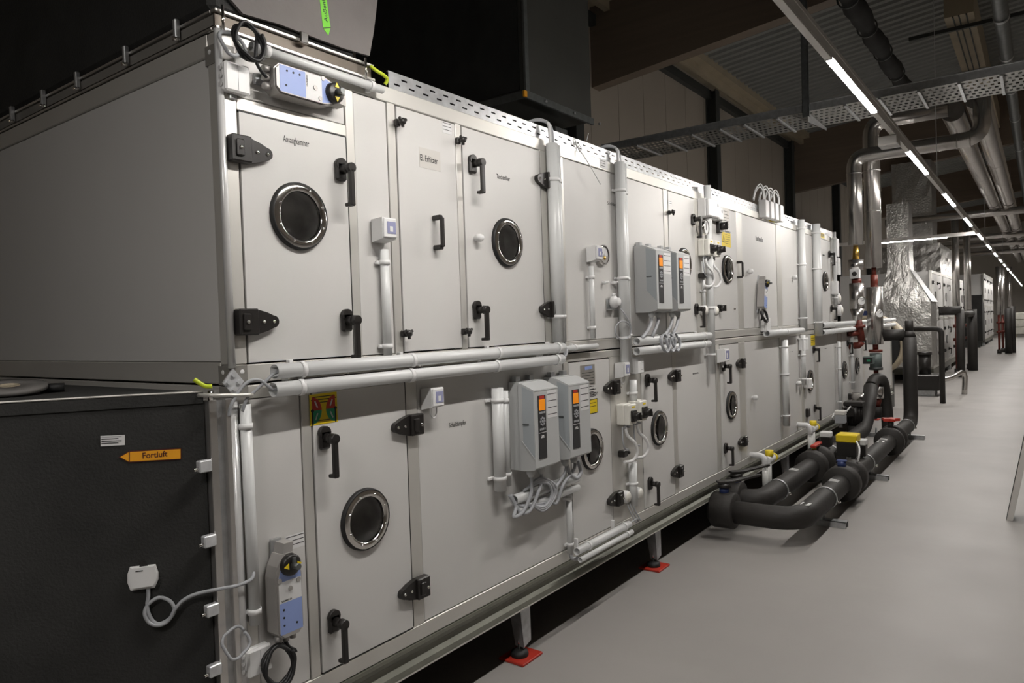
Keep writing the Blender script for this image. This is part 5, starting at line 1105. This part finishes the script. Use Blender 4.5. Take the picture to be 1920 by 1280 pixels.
def far_unit(label, X0, X1, Zt, doors, dark_end=False):
    t = thing('air_handling_unit', label, 'air handler', (X0, 0, 0))
    part(MB().box((X0+.02, .06, .30), (X1-.02, 2.0, Zt-.02)), 'casing', PANEL, t); part(MB().box((X0, .0, .16), (X1, 2.0, .30)), 'base_rail', BASEM, t)
    for X in (X0+.2, (X0+X1)/2, X1-.2): part(MB().box((X-.06, .02, 0), (X+.06, .14, .16)), 'foot', GALV, t)
    for z in (.30, (.30+Zt)/2-.04, Zt-.07): part(MB().cbox((X0, 0, z), (X1, .06, z+.07), .003), 'rail', FRAME, t)
    n = int((X1-X0)/1.1); w_ = (X1-X0)/n
    for i in range(n+1): part(MB().cbox((X0+i*w_-.05, 0, .37), (X0+i*w_+.05, .05, Zt-.07), .003), 'post', FRAME, t)
    zm = (.30+Zt)/2
    for i in range(n):
        for za_, zb_ in ((.37, zm-.04), (zm+.03, Zt-.07)):
            dr = i % 2 == 0
            d = part(MB().cbox((X0+i*w_+.056, -.002 if dr else .006, za_+.006), (X0+(i+1)*w_-.056, .045, zb_-.006), .003), 'door' if dr else 'panel', PANEL, t); d['yf'] = -.002
            if dr:
                at = (X0+(i+.5)*w_, -.002, (za_+zb_)/2); stamp('porthole_gasket', mk_gasket, RUBBER, 'porthole_gasket', d, at); stamp('porthole_disc', lambda: MB().lathe([(0, .008), (PR-.014, .010), (PR-.012, .016)], (0, 0, 0), (0, -1, 0), 24), PORTIN, 'porthole_glass', d, at)
                handle(d, X0+(i+1)*w_-.16, za_+.25); handle(d, X0+(i+1)*w_-.16, zb_-.22); hinge(d, X0+i*w_+.04, za_+.25, 1); hinge(d, X0+i*w_+.04, zb_-.22, 1)
    return t
far_unit('second grey air handling unit standing behind the foil hood', 18.15, 26.6, 2.62, 0)
far_unit('third grey air handling unit with a plain end panel far down the aisle', 37.6, 45.0, 3.3, 0)
r0, r1 = (20.6, 24.6, .05, 1.6, 2.63), (20.6, 24.6, .05, 1.6, FX(1770, 455, 20.6).z)
t = thing('foil_wrapped_plenum', 'dull foil-wrapped plenum box on top of the second unit', 'duct', (20.6, .05, 2.63)); part(foil_loft(lerp_rings(r0, r1, 8)+[r1], 14, .025, 9), 'foil_box', FOIL, t)
z_ = r1[4]; part(foil_loft(lerp_rings((20.9, 22, .25, 1.2, z_-.02), (20.9, 22, .25, 1.2, z_+2.6), 8), 8, .02, 5), 'foil_riser', FOIL, t)
t = thing('black_end_duct', 'black sloping duct at the end of the third unit', 'duct', (36.4, 0, 0)); q = [F(1826, 556, .0), F(1846, 578, .0)]
part(MB().prism([(36.0, .0, .3), (37.55, .0, .3), (37.55, .0, 1.7), (36.0, .0, 2.3)], (0, 1.9, 0)), 'duct', FOAM, t); part(MB().box((36.1, .1, 0), (36.3, 1.8, .3)), 'stand', STEELD, t)
# black pipe stands in front of the far units
for i, (x, X_, y0_, y1_, r_, lab) in enumerate(((1800, 19.6, 580, 668, .09, 'thinner upright black pipe standing before the second unit'), (1822, 22.0, 580, 662, .12, 'thicker upright black pipe standing before the second unit'), (1890, 31.0, 578, 628, .11, 'upright black pipe far down the aisle before the third unit'), (1897, 31.6, 574, 630, .11, 'upright black pipe far down the aisle before the third unit'))):
    a = FX(x, y0_, X_); o = pipeway(lab, [(X_, a.y, 0.0), (X_, a.y, a.z)], r_, PIPEM)
    if X_ > 30: o['group'] = 'far upright pipes'
a, b = FX(1755, 580, 19.6), FX(1800, 578, 19.6); pipeway('black pipe bridging from the second unit to the upright pair', [(19.6, a.y, b.z-.05), (19.6, FX(1800, 578, 19.6).y-.02, b.z-.05)], .11, PIPEM)
a, b = FX(1800, 582, 19.7), FX(1822, 582, 22.0); pipeway('short black pipe between the two uprights before the second unit', [(19.7, a.y, a.z-.1), (22.0, b.y, a.z-.1)], .085, PIPEM)
Xq = 13.6; a, b, c, d = FX(1708, 617, Xq), FX(1760, 616, Xq), FX(1765, 625, Xq), FX(1765, 702, Xq)
pipeway('thin black pipe with a rounded corner dropping before the second unit', [(Xq, a.y, a.z), (Xq, b.y+.08, b.z)]+bend((Xq, b.y+.1, b.z), (Xq, c.y, b.z), (Xq, c.y, c.z-.3), .1)+[(Xq, c.y, 0)], .045, PIPEM)
q = FZ(1742, 742, 0); t = thing('pump_set', 'dark pump set with black motor on the floor before the second unit', 'pump', (q.x, q.y, 0))
part(MB().cbox((q.x-.15, q.y-.20, .12), (q.x+.5, q.y+.30, .42), .02), 'pump_casing', BLACK, t); part(MB().cyl((q.x+.15, q.y+.08, .42), (q.x+.15, q.y+.08, .80), .11, n=18), 'motor', BLACK, t); part(MB().cyl((q.x+.15, q.y+.08, .80), (q.x+.15, q.y+.08, .86), .13, n=18), 'fan_cover', BLACK, t)
for dx in (-.05, .4): part(MB().cbox((q.x+dx, q.y-.1, 0), (q.x+dx+.08, q.y+.2, .12), .004), 'stand', GALV, t)
part(MB().tube([(q.x+.2, q.y-.18, .30), (q.x+.3, q.y-.35, .34), (q.x+.5, q.y-.55, .42), (q.x+.5, q.y-.55, .0)], .05, 12, 4), 'silver_pipe', SILV, t)
for i, (x, X_, y1_, lab) in enumerate(((1791, 20.5, 470, 'slim silver riser before the second unit, nearer the foil hood'), (1813, 22.5, 462, 'slim silver riser before the second unit, farther from the foil hood'), (1872, 31, 545, 'slim silver riser far down the aisle before the third unit'), (1879, 32, 545, 'slim silver riser far down the aisle before the third unit'), (1893, 33, 543, 'slim silver riser far down the aisle before the third unit'))):
    a, b = FX(x, y1_, X_), FX(x, 590, X_); t = thing('silver_riser', lab, 'pipe', (X_, a.y, b.z), 'far risers' if X_ > 30 else None); part(MB().cyl((X_, a.y, b.z), (X_, a.y, a.z+.9), .085, n=16), 'cladding', SILV, t); part(MB().cyl((X_, a.y, .15), (X_, a.y, b.z), .04, n=12), 'red_pipe', REDO, t); part(MB().cyl((X_, a.y, .15), (X_, a.y, .0), .07, n=12), 'pipe_foot', PIPEM, t)
    for k_ in (.25, .6): part(MB().cyl((X_, a.y, b.z-k_), (X_, a.y, b.z-k_-.08), .085, n=14), 'red_flange', REDO, t)
# cross pipes under the far roof
for i, X_ in enumerate((19.8, 26.5, 30.0, 34.5)): pipeway('silver pipe crossing the aisle under the roof, far cross pipe', [(X_, -3.2, 4.0), (X_, 1.2, 4.0)], .09, SILV)['group'] = 'far cross pipes'
# pallet of wrapped goods at the far wall
q = FZ(1903, 622, 0); t = thing('wrapped_pallet', 'stack of pale wrapped goods on a pallet by the far wall', 'pallet', (50, q.y, 0)); q.x = 50.; q.y = FX(1906, 600, 50).y
for i in range(3): part(MB().cbox((50-.5, q.y-.55, .16+.42*i), (50.5, q.y+.55, .16+.42*i+.41), .04), 'wrapped_layer', PALEB, t)
for y in (-.5, 0, .42): part(MB().box((49.5, q.y+y, 0), (50.5, q.y+y+.08, .16)), 'pallet_runner', PALE, t)
# leaning steel channel at the right
a = FZ(1886, 975, 0); b = FX(1921, 812, a.x); d_ = (b-a); d_ = V((0, d_.y, d_.z)).normalized(); n_ = V((0, d_.z, -d_.y))
t = thing('steel_channel', 'grey steel channel standing tilted on the floor in the aisle', 'channel', a)
def slab(p, w1, w2, L_): return MB().prism([p, p+w1, p+w1+w2, p+w2], d_*L_)
n2 = -n_ if n_.y > 0 else n_
part(slab(a, V((.006, 0, 0)), n2*.045, 1.7), 'flange', TRUNK, t); part(slab(a, V((.22, 0, 0)), n2*.004, 1.7), 'web', GALVD, t); part(slab(a+V((.214, 0, 0)), V((.006, 0, 0)), n2*.03, 1.7), 'flange', GALV, t)
g = part(MB().box((a.x-.04, a.y-.95, 0), (a.x+.26, a.y-.55, .02)).tube([a+d_*1.55+n2*.02+V((.1, 0, 0)), V((a.x+.1, a.y-.8, .02))], .012, 8, 0), 'prop', GALVD, t)
